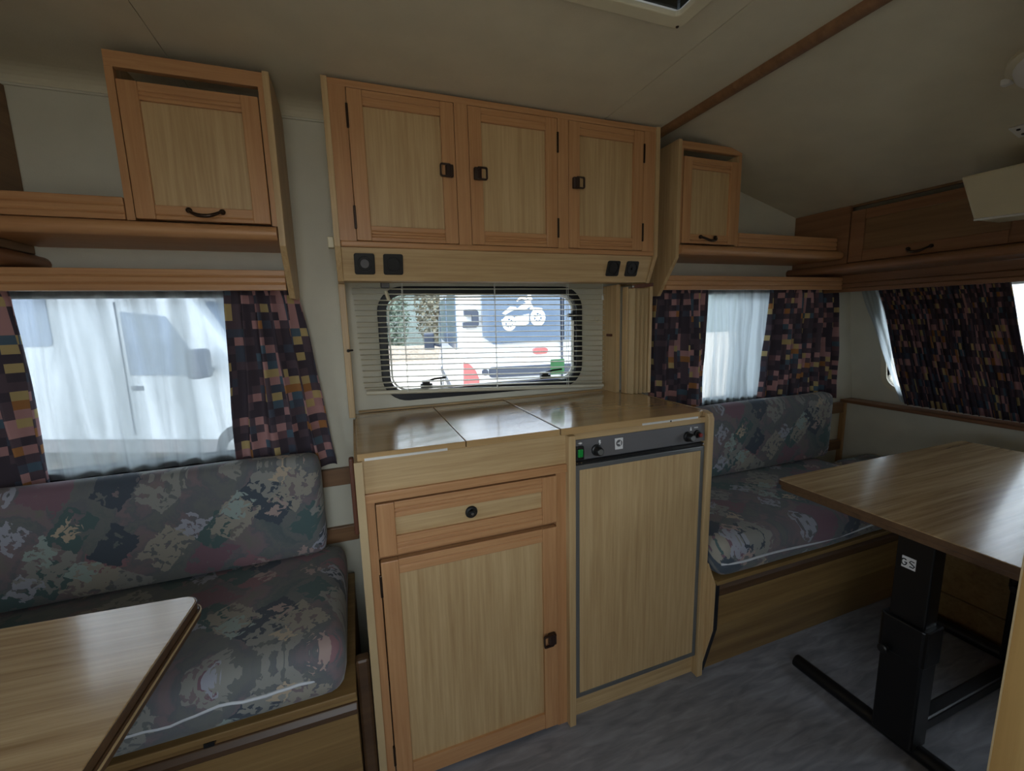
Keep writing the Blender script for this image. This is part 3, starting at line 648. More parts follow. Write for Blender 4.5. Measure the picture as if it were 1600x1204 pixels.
# ------------------------------------------------------------------ curtains
def curtain(name, label, cat, mat, tl, tr, bl, br_, pleats, amp, cloth, seed, nrm=(0, -1, 0), group=None, nx=None, nz=26, ampb=None, header=.05, sweep=1.0, solid=.0015, tape='dark'):
    rg = random.Random(seed); nx = nx or pleats*10; nrm = Vector(nrm); mb = MB()
    tl, tr, bl, br_ = map(Vector, (tl, tr, bl, br_)); ampb = ampb or amp
    ph = [rg.uniform(-.5, .5) for _ in range(pleats+2)]; pa = [rg.uniform(.55, 1.25) for _ in range(pleats+2)]
    along = (tr-tl).normalized()
    uvs = []
    for j in range(nz+1):
        t = j/nz
        for i in range(nx+1):
            s_ = i/nx; k = min(int(s_*pleats), pleats-1); fr_ = s_*pleats-k
            a_ = pa[k]*(1-fr_)+pa[k+1]*fr_; p_ = ph[k]*(1-fr_)+ph[k+1]*fr_
            base = tl.lerp(tr, s_).lerp(bl.lerp(br_, s_), t**sweep)
            am = (amp*(1-t)+ampb*t)*a_*(.45 if t < header else 1.0)*(1+.7*math.sin(PI*min(1, t*1.15)) if cloth < 1.2 and solid else 1.0)
            w_ = 2*PI*(s_*pleats+p_*t*.6)
            nz_ = noise.noise(Vector((s_*5+seed, t*3, seed*.7)))
            q = base+nrm*(am*math.sin(w_)+.006*nz_)+along*(am*.45*math.cos(w_+.6)+.006*nz_)
            mb.v.append(tuple(q)); uvs.append((s_*cloth, (1-t)*(tl.z-bl.z)))
    for j in range(nz):
        for i in range(nx):
            a = j*(nx+1)+i; mb.f.append((a, a+1, a+nx+2, a+nx+1))
    root = thing(name, label, cat, ((tl+tr)/2).lerp((bl+br_)/2, 1.0), group)
    off = OFF[root.name]; me = bpy.data.meshes.new('cloth'); me.from_pydata([tuple(Vector(v)-off) for v in mb.v], [], mb.f)
    uvl = me.uv_layers.new(name='uv')
    for p in me.polygons:
        p.use_smooth = True
        for li in p.loop_indices: uvl.data[li].uv = uvs[me.loops[li].vertex_index]
    me.materials.append(MATS[mat]); o = bpy.data.objects.new('cloth', me); C.objects.link(o); o.parent = root; OFF[o.name] = off
    if solid: md = o.modifiers.new('solid', 'SOLIDIFY'); md.thickness = solid; md.offset = 0
    return root, tl, tr, nrm
def header(res, mat, n, y=0):
    root, tl, tr, nrm = res
    mb = MB(); mb.tube([tuple(tl+nrm*-.006+Vector((0, 0, -.012))), tuple(tr+nrm*-.006+Vector((0, 0, -.012)))], .004, 6)
    obj('rail_tape', mb, mat, root)
    for i in range(n):
        p = tl.lerp(tr, (i+.5)/n); obj('glider', MB().box(p.x-.004, p.x+.004, p.y-.004, p.y+.004, p.z-.006, p.z+.008), 'white_plastic', root)
cg = 'patterned side window curtains'
header(curtain('curtain', 'patterned dark curtain drawn at the right side of left window', 'curtain', 'curtain_print', (-.349, 1.521, 1.400), (-.160, 1.521, 1.400), (-.386, 1.521, .815), (-.090, 1.527, .800), 5, .012, .62, 1, ampb=.017, group=cg), 'cream_plastic', 6)
header(curtain('curtain', 'patterned dark curtain at the far left edge of left window', 'curtain', 'curtain_print', (-1.10, 1.521, 1.400), (-.832, 1.521, 1.400), (-1.10, 1.527, .815), (-.822, 1.527, .815), 4, .012, .62, 2, ampb=.017, group=cg), 'cream_plastic', 6)
header(curtain('curtain', 'patterned dark curtain right beside the folding door', 'curtain', 'curtain_print', (1.190, 1.521, 1.400), (1.490, 1.521, 1.400), (1.190, 1.527, .815), (1.505, 1.527, .815), 5, .012, .66, 3, ampb=.017, group=cg), 'cream_plastic', 6)
header(curtain('curtain', 'patterned dark curtain near the front corner at the right window', 'curtain', 'curtain_print', (1.868, 1.521, 1.400), (2.335, 1.521, 1.400), (1.836, 1.527, .815), (2.385, 1.527, .815), 7, .012, 1.05, 4, ampb=.017, group=cg), 'cream_plastic', 8)
def fcx(z): return fx(z)-.06
header(curtain('curtain', 'wide dark patterned curtain gathered across the front window', 'curtain', 'curtain_print', (fcx(1.395)-.01, .945, 1.395), (fcx(1.395)-.01, 1.400, 1.395), (fcx(.80)-.005, .835, .802), (fcx(.80)-.005, 1.285, .806), 18, .010, 2.9, 5, nrm=(-1, 0, 0), ampb=.014, nx=216, sweep=1.4), 'cream_plastic', 10)
header(curtain('net_curtain', 'long sheer white net curtain hanging in the left window', 'net curtain', 'sheer_net', (-.95, 1.556, 1.396), (-.335, 1.556, 1.396), (-.95, 1.554, .850), (-.33, 1.554, .852), 9, .004, 1.0, 6, ampb=.006, nx=160, solid=0), 'white_plastic', 8)
header(curtain('net_curtain', 'sheer white net curtain between dark curtains in the right window', 'net curtain', 'sheer_net_dense', (1.42, 1.556, 1.396), (1.95, 1.556, 1.396), (1.42, 1.554, .850), (1.95, 1.554, .850), 12, .004, 1.0, 7, ampb=.006, nx=160, solid=0), 'white_plastic', 8)
header(curtain('net_curtain', 'pale net curtain swept aside at the left end of front window', 'net curtain', 'sheer_net_dense', (fcx(1.39)+.022, 1.34, 1.39), (fcx(1.39)+.022, 1.50, 1.39), (fcx(.81)+.02, 1.22, .81), (fcx(.81)+.02, 1.325, .81), 4, .004, .8, 9, nrm=(-1, 0, 0), ampb=.006, nx=60, solid=0), 'white_plastic', 3)
header(curtain('net_curtain', 'sheer white net curtain at the right end of the front window', 'net curtain', 'sheer_net', (fcx(1.39)+.02, .30, 1.39), (fcx(1.39)+.02, .95, 1.39), (fcx(.82)+.02, .30, .82), (fcx(.82)+.02, .95, .82), 10, .006, 1.0, 8, nrm=(-1, 0, 0), ampb=.009, nx=120, solid=0), 'white_plastic', 8)

# ------------------------------------------------------------------ benches and cushions
def cushion(x0, x1, y0, y1, z0, z1, r, crown=.01, seed=0, nx=28, ny=14, nz=8, tilt=0):
    mb = MB(); idx = {}
    rg = lambda v, a, b_: max(a, min(b_, v))
    cx, cy, cz_ = (x0+x1)/2, (y0+y1)/2, (z0+z1)/2
    def vert(i, j, k):
        key = (i, j, k)
        if key in idx: return idx[key]
        def e(i_, n):  # crowd samples to the edges
            u = i_/n; return .5-.5*math.cos(PI*u)
        p = Vector((x0+(x1-x0)*e(i, nx), y0+(y1-y0)*e(j, ny), z0+(z1-z0)*e(k, nz)))
        rr_ = min(r, (y1-y0)/2.05, (z1-z0)/2.05)
        q = Vector((rg(p.x, x0+rr_, x1-rr_), rg(p.y, y0+rr_, y1-rr_), rg(p.z, z0+rr_, z1-rr_)))
        d_ = p-q
        if d_.length > 1e-7: p = q+d_.normalized()*rr_
        u, v_, w_ = (p.x-cx)/(x1-x0)*2, (p.y-cy)/(y1-y0)*2, (p.z-cz_)/(z1-z0)*2
        nn = noise.noise(Vector((p.x*4+seed, p.y*5, p.z*5)))*.004
        p = p+Vector((0, v_*crown*(1-u*u)*(1-w_*w_), max(0, w_)*crown*(1-u*u)*(1-v_*v_)))+Vector((nn*.3*u, nn*v_, nn*max(0, w_)))
        if tilt: p.y += (p.z-z0)*tilt
        idx[key] = len(mb.v); mb.v.append(tuple(p)); return idx[key]
    for a in range(nx):
        for b_ in range(ny):
            for k in (0, nz): mb.f.append((vert(a, b_, k), vert(a+1, b_, k), vert(a+1, b_+1, k), vert(a, b_+1, k)))
        for b_ in range(nz):
            for k in (0, ny): mb.f.append((vert(a, k, b_), vert(a+1, k, b_), vert(a+1, k, b_+1), vert(a, k, b_+1)))
    for a in range(ny):
        for b_ in range(nz):
            for k in (0, nx): mb.f.append((vert(k, a, b_), vert(k, a+1, b_), vert(k, a+1, b_+1), vert(k, a, b_+1)))
    return mb
def cush(name, label, group, args, pipe=None, **k):
    x0, x1, y0, y1, z0, z1, r = args
    t = thing(name, label, 'cushion', ((x0+x1)/2, (y0+y1)/2, z0), group)
    obj('cover', cushion(*args, **k), 'upholstery', t, smooth=True)
    if pipe:
        obj('piping', MB().tube(pipe, .0042, 7), 'piping_white', t, smooth=True)
    return t
rg = random.Random(5)
pipeL = [(-1.0+.89*i/40, 0.9905+(.018*max(0, (i-36)/4)**2), .452+.006*math.sin(i*.25)+.004*math.sin(i*.9)+rg.uniform(-.0015, .0015)) for i in range(41)]
cush('seat_cushion', 'long patterned seat cushion with white piping on the left bench', 'seat cushions', (-1.28, -.076, .995, 1.515, .386, .532, .045), pipe=pipeL, seed=1, crown=.007)
pipeR = [(1.10+1.0*i/40, 0.9905+(.02*max(0, (4-i)/4)**2), .444+.006*math.sin(i*.23)) for i in range(41)]
cush('seat_cushion', 'patterned seat cushion on the right bench beside the fridge housing', 'seat cushions', (1.086, 2.212, .995, 1.515, .386, .532, .050), pipe=pipeR, seed=2, crown=.007)
cush('seat_cushion', 'patterned seat cushion in the corner under the front window', 'seat cushions', (2.222, 2.53, .60, 1.415, .386, .530, .045), seed=3, crown=.008)
cush('back_cushion', 'tall patterned backrest cushion leaning below the left window', 'backrest cushions', (-1.28, -.128, 1.420, 1.503, .5385, .868, .034), seed=4, crown=.004)
cush('back_cushion', 'tall patterned backrest cushion leaning below the right window', 'backrest cushions', (1.085, 2.245, 1.420, 1.503, .5385, .868, .034), seed=5, crown=.004)
def bench_prof(y1): return [(y1, 0), (1.062, 0), (1.016, .20), (1.014, .340), (1.006, .346), (1.006, .366), (y1, .366)]
lb = thing('bench', 'oak bench base under the left seat cushion', 'bench', (-.65, 1.25, 0))
obj('front_panel', MB().prism([(1.076, 0), (1.062, 0), (1.018, .20), (1.018, .318), (1.034, .318), (1.034, .2)], 'x', -1.28, -.060), 'bench_oak', lb, bevel=.001)
obj('moulding', MB().prism([(1.036, .318), (1.010, .318), (1.003, .326), (1.003, .338), (1.012, .350), (1.036, .350)], 'x', -1.28, -.058), 'dark_edge', lb, bevel=.002)
obj('front_rail', B(-1.28, -.058, 1.016, 1.036, .350, .364), 'bench_oak', lb)
obj('lid_board', B(-1.28, -.058, 1.002, 1.545, .370, .385), 'bench_oak', lb, bevel=.002)
obj('lid_catch', B(-.375, -.355, 1.000, 1.02, .360, .371), 'black_plastic', lb)
obj('end_board', B(-.074, -.060, 1.036, 1.545, 0, .366), 'bench_oak', lb)
obj('back_board', B(-1.28, -.06, 1.535, 1.545, 0, .366), 'bench_oak', lb)
rb = thing('bench', 'oak bench base under the right seat cushion with pale cheek board', 'bench', (1.6, 1.25, 0))
obj('front_panel', MB().prism([(1.086, 0), (1.070, 0), (1.026, .20), (1.026, .318), (1.042, .318), (1.042, .2)], 'x', 1.100, 2.183), 'bench_oak', rb, bevel=.001)
obj('moulding', MB().prism([(1.044, .318), (1.020, .318), (1.013, .326), (1.013, .350), (1.022, .366), (1.044, .366)], 'x', 1.100, 2.183), 'dark_edge', rb, bevel=.002)
obj('cheek_board', MB().prism([(1.545, 0), (1.064, 0), (1.014, .20), (1.012, .372), (1.046, .432), (1.545, .432)], 'x', 1.0785, 1.083), 'oak_z', rb)
obj('cheek_edging', MB().prism([(1.064, 0), (1.014, .20), (1.012, .372), (1.019, .372), (1.021, .20), (1.071, 0)], 'x', 1.083, 1.100), 'black_rubber', rb)
obj('lid_board', B(1.086, 2.212, 1.008, 1.545, .370, .385), 'bench_oak', rb, bevel=.002)
obj('back_board', B(1.1, 2.183, 1.535, 1.545, 0, .366), 'bench_oak', rb)
fb_ = thing('bench', 'oak bench base along the front wall behind the right table', 'bench', (2.3, .4, 0))
obj('front_panel', B(2.207, 2.222, -.5, 1.10, 0, .366), 'bench_oak', fb_, bevel=.001)
obj('toe_board', B(2.194, 2.2065, -.5, 1.064, 0, .12), 'bench_oak', fb_, bevel=.002)
obj('lid_board', B(2.214, 2.533, -.5, 1.545, .370, .385), 'bench_oak', fb_, bevel=.002)
obj('corner_support', B(2.22, 2.5, 1.10, 1.54, 0, .368), 'bench_oak', fb_)
# back rails on the wall behind the cushions
for lab, x0, x1 in (('left', -1.28, -.033), ('right', 1.085, 2.545)):
    a = tag(obj('wall_rail', B(x0, x1, 1.552, WY-.001, .715, .775), 'rail_brown', None, loc=((x0+x1)/2, 1.56, .715), bevel=.002), 'upper oak wall rail behind the %s backrest cushion' % lab, 'rail')
    a = tag(obj('wall_rail', B(x0, x1, 1.552, WY-.001, .505, .560), 'rail_brown', None, loc=((x0+x1)/2, 1.56, .505), bevel=.002), 'lower oak wall rail behind the %s backrest cushion' % lab, 'rail')
# front boxed-in panel with its ledge
struct('trim_5', B(2.535, 2.545, -.5, WY-.001, .386, .772), 'wall_cream')
struct('trim_6', B(2.520, 2.534, 1.545, WY-.001, .386, .772), 'oaksill_z')
tag(obj('window_ledge', B(2.512, 2.605, -.5, WY-.002, .773, .789), 'locker_beech', None, loc=(2.56, .5, .773), bevel=.003), 'long narrow brown ledge under the front window', 'ledge')

# ------------------------------------------------------------------ tables
def table(label, loc, rotz, top, z, r, posts, layers):
    x0, x1, y0, y1 = top
    t = thing('folding_table', label, 'table', (0, 0, 0), 'folding pedestal tables'); off = OFF[t.name]
    def loop(g): return rrect(x0+g, x1-g, y0+g, y1-g, r, 6)
    zt = z
    obj('table_top', MB().prism(loop(0), 'z', zt-.016, zt), 'table_oak', t, bevel=.0015)
    obj('edge_band', ring(loop(-.0012), loop(.0), tfz, zt-.0155, zt-.0015), 'dark_edge', t)
    if layers:
        obj('lower_leaf', MB().prism(loop(-.004), 'z', zt-.036, zt-.019), 'dark_edge', t, bevel=.003)
        obj('leaf_edge', ring(loop(-.0055), loop(-.004), tfz, zt-.024, zt-.0205), 'edge_pale', t)
    else:
        obj('lower_leaf', MB().prism(loop(.004), 'z', zt-.032, zt-.0175), 'dark_edge', t, bevel=.003)
    zb = zt-.036 if layers else zt-.032
    yc = posts[2]
    for px in posts[:2]:
        p = obj('pedestal', MB().prism([(px-.036, 0), (px+.036, 0), (px+.033, 1), (px-.033, 1)], 'y', 0, 1) and MB().prism([(px-.036, yc-.05), (px+.036, yc-.05), (px+.036, yc+.05), (px-.036, yc+.05)], 'z', .03, .40), 'black_metal', t, bevel=.006)
        obj('inner_post', B(px-.028, px+.028, yc-.042, yc+.042, .40, zb-.012), 'black_metal', p, bevel=.004)
        obj('collar', MB().prism(rrect(px-.042, px+.042, yc-.056, yc+.056, .012, 3), 'z', .30, .41), 'black_metal', p, bevel=.004)
        obj('clamp_knob', MB().lathe((px-.042, yc+.03, .31), (-1, 0, 0), [(.006, 0), (.006, .010), (.013, .012), (.013, .022), (.010, .025)], 12), 'black_plastic', p, smooth=40)
        obj('top_plate', B(px-.05, px+.05, yc-.14, yc+.14, zb-.012, zb), 'black_metal', p, bevel=.002)
        foot = MB(); foot.tube([(px, yc-.31, .022), (px, yc+.31, .022)], .022, 12)
        obj('foot_bar', foot, 'black_metal', t, smooth=40)
    obj('cross_bar', B(posts[0]+.02, posts[1]-.02, yc-.02, yc+.02, .016, .056), 'black_metal', t, bevel=.006)
    return t, yc, zb
# right table
rt, yc, zb = table('oak topped folding table on a black pedestal in front of right bench', None, 0, (1.203, 2.19, .36, .914), .764, .018, (1.425, 2.132, .645), False)
st = obj('sticker', B(1.4265-.012, 1.4265+.014, yc-.0435, yc-.042, .560, .592), 'white_print', rt, label='white sticker on the black post')
st.rotation_euler = (0, 0, 0)
# the sticker sits on the post face that looks into the room (-x)
st2 = obj('sticker', B(1.3955, 1.3970, yc-.006, yc+.026, .563, .596), 'white_print', rt, label='white sticker on the black post')
gm = MB()
gm.tube([(1.3950, yc+.020-.006*math.cos(a*PI/8), .579+.009*math.sin(a*PI/8)) for a in range(2, 17)], .0016, 5).box(1.3945, 1.3955, yc+.0135, yc+.0195, .577, .580)
gm.tube([(1.3950, yc+.002+q[0], .579+q[1]) for q in ((-.005, .008), (.003, .009), (.006, .004), (0, 0), (-.006, -.004), (-.003, -.009), (.005, -.008))], .0016, 5)
obj('sticker_lettering', gm, 'black_plastic', rt)
bpy.data.objects.remove(st)
# left table, turned a little on its foot
ltb, _, _ = table('pale oak folding table with doubled top in front of left bench', None, 0, (-.92, 0, -.58, 0), .750, .030, (-.75, -.2, -.30), True)
ltb.location = (-.322, .952, 0); ltb.rotation_euler = (0, 0, math.radians(-4.0))

# ------------------------------------------------------------------ partition board beside the camera
pb = thing('partition', 'tall oak partition board edge at the right of the photo', 'partition', (1.04, -.1, 0))
obj('board', B(1.030, 1.050, OY+.005, .330, .002, 1.93), 'partition_oak', pb)
obj('edging', B(1.0292, 1.0508, .330, .3325, .002, 1.93), 'edge_pale', pb)

# ------------------------------------------------------------------ odds and ends at the upper right
ch = thing('cream_hood', 'cream tapered hood hanging in front of the front locker', 'hood', (1.95, .5, 1.55))  # plain cream tapered hood of unknown use
hm = MB(); ys = [(.884, 1.694), (.838, 1.549), (.20, 1.515), (.15, 1.694)]
hm.v = [(1.90, y, z) for y, z in ys]+[(2.04, y-.0, z) for y, z in ys]; hm.f = [(0, 1, 2, 3), (7, 6, 5, 4), (0, 4, 5, 1), (1, 5, 6, 2), (2, 6, 7, 3), (3, 7, 4, 0)]
obj('hood_shell', hm, 'cream_plastic', ch, bevel=.006)
obj('hood_rim', MB().tube([(1.899, .836, 1.551), (1.899, .6, 1.538), (1.899, .22, 1.517)], .004, 6), 'white_plastic', ch)
obj('hood_bracket', B(1.95, 1.99, .40, .48, 1.69, cz(1.97)-.002), 'white_plastic', ch)
hp = thing('hinge_plate', 'white two-screw metal plate on the sloping ceiling', 'plate', (1.86, .74, 1.79))
ang = math.atan(.262)
def on_slope(u, y, h_):  # u along x, h_ below the ceiling
    return (u-h_*math.sin(ang)*1.0, y, cz(u)-h_*math.cos(ang))
mb = MB(); q = [(1.832, .700), (1.892, .700), (1.892, .757), (1.832, .757)]
mb.v = [on_slope(a, b_, .001) for a, b_ in q]+[on_slope(a, b_, .005) for a, b_ in q]; mb.f = [(0, 1, 2, 3), (7, 6, 5, 4), (0, 4, 5, 1), (1, 5, 6, 2), (2, 6, 7, 3), (3, 7, 4, 0)]
obj('plate', mb, 'white_plastic', hp)
for u in (1.847, 1.876): obj('screw', MB().lathe(on_slope(u, .742, .005), (-math.sin(ang), 0, -math.cos(ang)), [(.005, 0), (.004, .002)], 8), 'black_metal', hp)
cl_ = thing('ceiling_lamp', 'round cream lamp housing on the sloping ceiling at right edge', 'lamp', (1.62, .63, 1.85))
obj('lamp_base', MB().lathe(on_slope(1.60, .575, .0), (-math.sin(ang), 0, -math.cos(ang)), [(.10, 0), (.10, .012), (.09, .018)], 28), 'cream_plastic', cl_, smooth=40)
obj('lamp_cover', MB().lathe(on_slope(1.60, .575, .018), (-math.sin(ang), 0, -math.cos(ang)), [(.086, 0), (.080, .014), (.06, .026), (.02, .032)], 28), 'white_plastic', cl_, smooth=40)
obj('switch', B(1.585, 1.605, .664, .684, cz(1.6)-.022, cz(1.6)-.006), 'white_plastic', cl_, bevel=.003)

# ------------------------------------------------------------------ outside
GZ = -.45
gnd = MB().quad((-60, -60, GZ), (60, -60, GZ), (60, 60, GZ), (-60, 60, GZ)); struct('ground', gnd, 'dirt')
def wheel(t, x, y, r=.34, wd=.2):
    s_ = 1 if y > 0 else -1
    o = obj('wheel', MB().lathe((x, y-s_*wd, r), (0, s_, 0), [(r*.6, 0), (r, .01), (r, wd-.02), (r*.92, wd), (r*.62, wd+.002)], 24), 'tyre', t, smooth=40)
    obj('hub_cap', MB().lathe((x, y+s_*.002, r), (0, s_, 0), [(r*.58, 0), (r*.5, .012), (r*.1, .02)], 18), 'grey_trim', o, smooth=40)
def van(name, label, cat, loc, rotz, L=4.9, W=1.9, H=2.2, camper=False):
    """local: +x forward, ground at z=0, rear at x=0"""
    t = thing(name, label, cat, (0, 0, 0)); hw = W/2
    hoodx = L-.95
    if camper: prof = [(0, .35), (0, 2.75), (L-.75, 2.85), (L-.35, 2.6), (L-.42, 2.25), (L-1.25, 2.02), (L-.70, 1.22), (L-.12, .98), (L, .72), (L, .32)]
    else: prof = [(0, .38), (.02, 1.3), (.10, H-.12), (.2, H), (L-2.0, H), (L-1.75, H-.06), (L-.92, 1.28), (L-.14, 1.02), (L, .78), (L, .34)]
    body = MB().prism(prof, 'y', -hw, hw); obj('body', body, 'camper_white' if camper else 'van_white', t, bevel=.07, segs=3)
    for s_ in (-1, 1):
        yy = s_*hw
        for wx in (.9 if not camper else 1.2, L-.85): wheel(t, wx, yy+s_*.012)
        # cab window and door lines
        xw = L-(1.75 if camper else 1.45)
        wpoly = [(xw-.05, 1.22), (xw+.72, 1.22), (xw+.42, 1.74), (xw-.02, 1.82)] if not camper else [(xw-.30, 1.22), (xw+.62, 1.20), (xw+.20, 1.84), (xw-.30, 1.90)]
        a, b_ = (yy-.006*s_, yy+.010*s_)
        cw = obj('cab_window', MB().prism(wpoly, 'y', a, b_), 'van_glass', t)
        x_ = xw-.10 if not camper else xw-.36
        obj('door_gap', B(x_, x_+.012, min(a, b_), max(a, b_), .55, 2.0), 'van_dark', t)
        obj('door_handle', B(x_+.05, x_+.19, min(a, b_), max(a, b_)+0, 1.05, 1.10), 'van_dark', t, bevel=.004)
        if camper:
            for (u0, u1, v0, v1) in ((1.0, 1.9, 1.55, 2.15), (2.45, 3.1, 1.55, 2.1)): obj('side_window', MB().prism(rrect(u0, u1, v0, v1, .06, 4), 'y', a, b_), 'van_glass', t)
            obj('side_skirt', B(.1, L-1.0, min(a, b_), max(a, b_), .35, .50), 'grey_plastic', t)
        else:
            obj('side_window', MB().prism(rrect(.30, 1.55, 1.42, 2.02, .08, 4), 'y', a, b_), 'van_glass', t)
            obj('side_window', MB().prism(rrect(1.72, L-1.75, 1.42, 2.02, .08, 4), 'y', a, b_), 'van_glass', t)
            obj('rub_strip', B(1.2, L-1.1, min(a, b_), max(a, b_), .80, .90), 'van_dark', t)
        mx_ = L-(1.02 if not camper else 1.10)
        mir = obj('mirror', MB().prism(rrect(mx_-.05, mx_+.10, 1.20, 1.50, .04, 4), 'y', yy+s_*.10, yy+s_*.28), 'van_dark', t, bevel=.02)
        obj('mirror_arm', MB().tube([(mx_, yy-.02*s_, 1.26), (mx_+.02, yy+s_*.12, 1.30)], .025, 6), 'van_dark', mir)
        obj('headlamp', MB().prism(rrect(-hw*.98 if s_ < 0 else hw*.98-.36, -hw*.98+.36 if s_ < 0 else hw*.98, .70, .92, .05, 4), 'x', L-.16, L+.012), 'steel', t, bevel=.01)
    # windscreen, grille, bumpers
    if not camper:
        ws = MB(); p0, p1 = (L-1.68, H-.14), (L-.97, 1.33); n_ = Vector((.68, 0, .71))
    else: ws = MB(); p0, p1 = (L-1.20, 1.98), (L-.745, 1.28); n_ = Vector((.83, 0, .55))
    pts = [(p0[0], -hw*.84, p0[1]), (p0[0], hw*.84, p0[1]), (p1[0], hw*.9, p1[1]), (p1[0], -hw*.9, p1[1])]
    ws.v = [tuple(Vector(p)-n_*.05) for p in pts]+[tuple(Vector(p)+n_*.012) for p in pts]; ws.f = [(0, 1, 2, 3), (7, 6, 5, 4), (0, 4, 5, 1), (1, 5, 6, 2), (2, 6, 7, 3), (3, 7, 4, 0)]
    obj('windscreen', ws, 'van_glass', t)
    obj('grille', B(L-.06, L+.012, -.42, .42, .66, .82), 'van_dark', t, bevel=.01)
    obj('bumper', B(L-.1, L+.06, -hw*.98, hw*.98, .30, .56), 'van_dark', t, bevel=.04)
    obj('bumper', B(-.10, .06, -hw*.98, hw*.98, .36, .56), 'van_dark' if camper else 'van_white', t, bevel=.03)
    t.location = loc; t.rotation_euler = (0, 0, rotz); return t
# van A: rear towards the kitchen window
hd = math.radians(8)
vA = van('parked_van', 'white van with motorcycle decal on its rear window', 'van', (0, 0, 0), 0, W=2.02, H=2.35)
vfwd = Vector((math.sin(hd), math.cos(hd), 0)); vleft = Vector((-math.cos(hd), math.sin(hd), 0))
rearleft = Vector((.945, 3.98, GZ)); vA.location = rearleft-vleft*1.01; vA.rotation_euler = (0, 0, math.atan2(vfwd.y, vfwd.x))
# rear details in local coordinates (x toward front, y toward van's left)
def vz(z): return z-GZ
def rear(name, y0, y1, z0, z1, mat, x0=-.004, x1=.05, r=None, parent=None):
    a, b_ = min(y0, y1), max(y0, y1)
    mb = MB().prism(rrect(a, b_, z0, z1, r, 5), 'x', x0, x1) if r else B(x0, x1, a, b_, z0, z1)
    return obj(name, mb, mat, parent or vA)
RX = -.012
for sg in (1, -1):
    y0, y1 = (.79, .02) if sg > 0 else (-.02, -.79)
    obj('rear_window', MB().prism([(y0, 2.12), (y1, 2.12), (y1, 1.505), (y0-.10*(sg > 0), 1.485) if sg > 0 else (y0, 1.505), (y0, 1.56)] if sg > 0 else [(y0, 2.12), (y1, 2.12), (y1, 1.56), (y1+.1, 1.485), (y0, 1.505)], 'x', RX, .14), 'van_glass', vA)
    tl_ = obj('tail_lamp', MB().prism([(sg*.995, 1.06), (sg*.84, 1.06), (sg*.84, 1.16), (sg*.87, 1.24), (sg*.92, 1.30), (sg*.985, 1.33)], 'x', RX, .06), 'tail_red', vA)
    obj('tail_lamp_lens', MB().prism([(sg*.995, .94), (sg*.84, .94), (sg*.84, 1.055), (sg*.995, 1.055)], 'x', RX, .06), 'decal_white', tl_)
    obj('door_hinge', MB().prism([(sg*.96, 1.82), (sg*.85, 1.82), (sg*.825, 1.795), (sg*.825, 1.675), (sg*.85, 1.65), (sg*.975, 1.65), (sg*.975, 1.70), (sg*.885, 1.70), (sg*.885, 1.77), (sg*.96, 1.77)], 'x', RX, .09), 'van_dark', vA)
rear('door_split', .006, -.006, .60, 2.2, 'van_dark', RX-.001, .03)
rear('bumper_insert', .74, -.74, 1.165, 1.265, 'van_dark', RX, .05, r=.03)
rear('number_plate', .62, .05, 1.00, 1.12, 'number_blue', RX, .05)
rear('reflector', .30, .15, 1.375, 1.435, 'tail_red', RX, .05, r=.028)
rear('tow_cap', .81, .75, 1.19, 1.25, 'van_dark', RX, .05, r=.028)
rear('badge', -.10, -.20, 1.28, 1.38, 'number_blue', RX, .05, r=.045)
# motorcycle decal on the left rear window (white cut vinyl); y+ is left in view
dec = MB(); X0, X1 = RX-.004, RX-.0005
def dp(pts): dec.prism([(.60+(y-.62)*.78, 1.775+(z-1.8)*.84) for y, z in pts], 'x', X0, X1)
def dring(cy_, cz_, ro, ri, n=22):
    for i in range(n):
        a, b_ = 2*PI*i/n, 2*PI*(i+1)/n
        dp([(cy_+ro*math.cos(a), cz_+ro*math.sin(a)), (cy_+ro*math.cos(b_), cz_+ro*math.sin(b_)), (cy_+ri*math.cos(b_), cz_+ri*math.sin(b_)), (cy_+ri*math.cos(a), cz_+ri*math.sin(a))])
FWc, RWc = (.17, 1.745), (.535, 1.690)
dring(*FWc, .098, .052); dring(*FWc, .03, .012); dring(*RWc, .088, .05); dring(*RWc, .03, .012)
for c_, ro in ((FWc, .06), (RWc, .055)):
    for i in range(7):
        a = 2*PI*i/7+.2; dx_, dz_ = math.cos(a), math.sin(a); q = .005
        dp([(c_[0]+dx_*.02-dz_*q, c_[1]+dz_*.02+dx_*q), (c_[0]+dx_*ro-dz_*q, c_[1]+dz_*ro+dx_*q), (c_[0]+dx_*ro+dz_*q, c_[1]+dz_*ro-dx_*q), (c_[0]+dx_*.02+dz_*q, c_[1]+dz_*.02-dx_*q)])
dp([(.62, 1.80), (.52, 1.875), (.45, 1.87), (.42, 1.84), (.50, 1.825), (.58, 1.785)])
dp([(.43, 1.85), (.36, 1.90), (.27, 1.92), (.25, 1.88), (.32, 1.84), (.42, 1.83)])
dp([(.46, 1.76), (.28, 1.79), (.29, 1.68), (.36, 1.65), (.46, 1.66)])
dp([(.29, 1.93), (.265, 1.93), (.16, 1.74), (.185, 1.735)])
dp([(.34, 1.93), (.25, 1.97), (.23, 1.95), (.30, 1.905)])
dp([(.44, 1.945), (.38, 1.985), (.30, 1.965), (.31, 1.945), (.375, 1.962), (.43, 1.928)])
dp([(.30, 2.01), (.255, 2.01), (.245, 1.96), (.295, 1.955)])
dp([(.63, 1.735), (.44, 1.70), (.44, 1.675), (.63, 1.70)])
dp([(.27, 1.86), (.20, 1.86), (.12, 1.85), (.10, 1.83), (.20, 1.845), (.27, 1.83)])
obj('motorcycle_decal', dec, 'decal_white', vA)
# motor home seen through the left net curtain
cm_h = math.radians(-25)
van('motor_home', 'white motor home with cab seen through the left net curtain', 'motor home', (-5.43, 8.41, GZ), cm_h, L=6.0, W=2.1, camper=True)
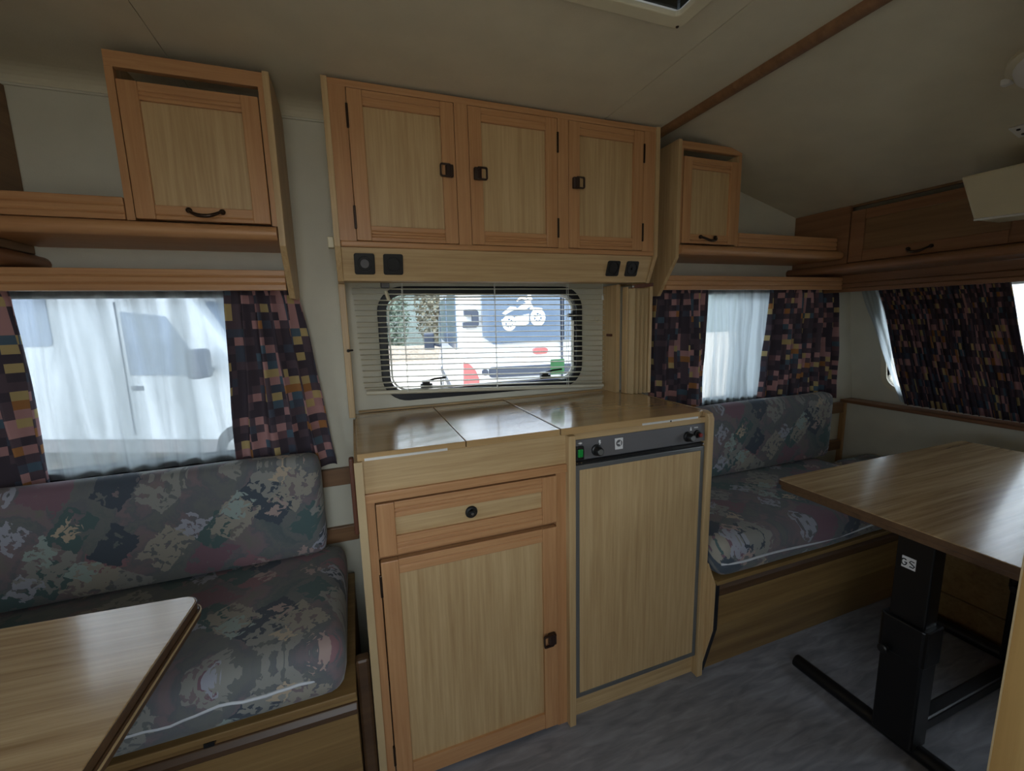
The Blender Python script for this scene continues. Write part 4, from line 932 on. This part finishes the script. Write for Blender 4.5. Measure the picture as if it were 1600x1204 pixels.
# a low heap of earth
hm = MB(); nh = 22
for j in range(9):
    for i in range(nh+1):
        u, v_ = i/nh, j/8; hgt = .62*math.sin(PI*u)**.6*math.sin(PI*v_)+noise.noise(Vector((u*9, v_*5, 2)))*.22*math.sin(PI*v_)
        hm.v.append((-2.0+9*u, 18.8+3*v_, GZ-.03+max(0, hgt)))
for j in range(8):
    for i in range(nh): a = j*(nh+1)+i; hm.f.append((a, a+1, a+nh+2, a+nh+1))
tag(obj('earth_heap', hm, 'dirt_dark', None, loc=(2, 20, GZ), smooth=True), 'long low brown earth heap beyond the parked vans', 'earth heap')
hl = MB(); nh = 40
for j in range(10):
    for i in range(nh+1):
        u, v_ = i/nh, j/9; hl.v.append((-60+130*u, 31+16*v_, GZ-.1+15*v_**.8+noise.noise(Vector((u*14, v_*3, 7)))*2.0*v_))
for j in range(9):
    for i in range(nh): a = j*(nh+1)+i; hl.f.append((a, a+1, a+nh+2, a+nh+1))
plain('hill_scrub', (104, 114, 108), .95, var=.35)
struct('hill', hl, 'hill_scrub', smooth=True)
def tree(label, x, y, h_, rad, mat, seed):
    rg = random.Random(seed); t = thing('tree', label, 'tree', (x, y, GZ), 'trees beyond the yard')
    tr = MB(); tr.tube([(x, y, GZ), (x+.1, y, GZ+h_*.3), (x, y+.1, GZ+h_*.7)], [.18, .14, .06], 8)
    for k in range(7):
        a = rg.uniform(0, 2*PI); z0 = GZ+h_*rg.uniform(.15, .6); tr.tube([(x, y, z0), (x+math.cos(a)*rad*.7, y+math.sin(a)*rad*.7, z0+h_*.25)], [.06, .02], 5)
    obj('trunk', tr, 'bark', t)
    lf = MB()
    for k in range(4200):
        a = rg.uniform(0, 2*PI); zz = rg.uniform(.02, 1); rr_ = rad*math.sqrt(rg.random())*(math.sin(PI*min(1, .12+zz*.85))**.5)
        p = Vector((x+rr_*math.cos(a), y+rr_*math.sin(a), GZ+h_*zz)); s_ = rg.uniform(.07, .17)
        n_ = Vector((rg.uniform(-1, 1), rg.uniform(-1, 1), rg.uniform(-1, 1))).normalized(); e1 = n_.orthogonal().normalized()*s_; e2 = n_.cross(e1)
        lf.quad(p-e1, p-e2*.6, p+e1, p+e2*.6)
    o = obj('foliage', lf, mat, t); o['kind'] = 'stuff'
for k, (x, y, h_, rad, mat) in enumerate(((-2.2, 26, 5.6, 1.7, 'leaf_brown'), (1.6, 25.5, 5.0, 1.6, 'leaf_green'), (5.2, 26, 6.0, 1.7, 'leaf_brown'), (9.0, 25.5, 5.4, 1.7, 'leaf_green'))):
    tree(['brown autumn tree seen at the far left of the kitchen window', 'low grey-green tree just left of the decal van', 'taller brown tree behind the decal van', 'grey-green tree at right behind the decal van'][k], x, y, h_, rad, mat, 40+k)
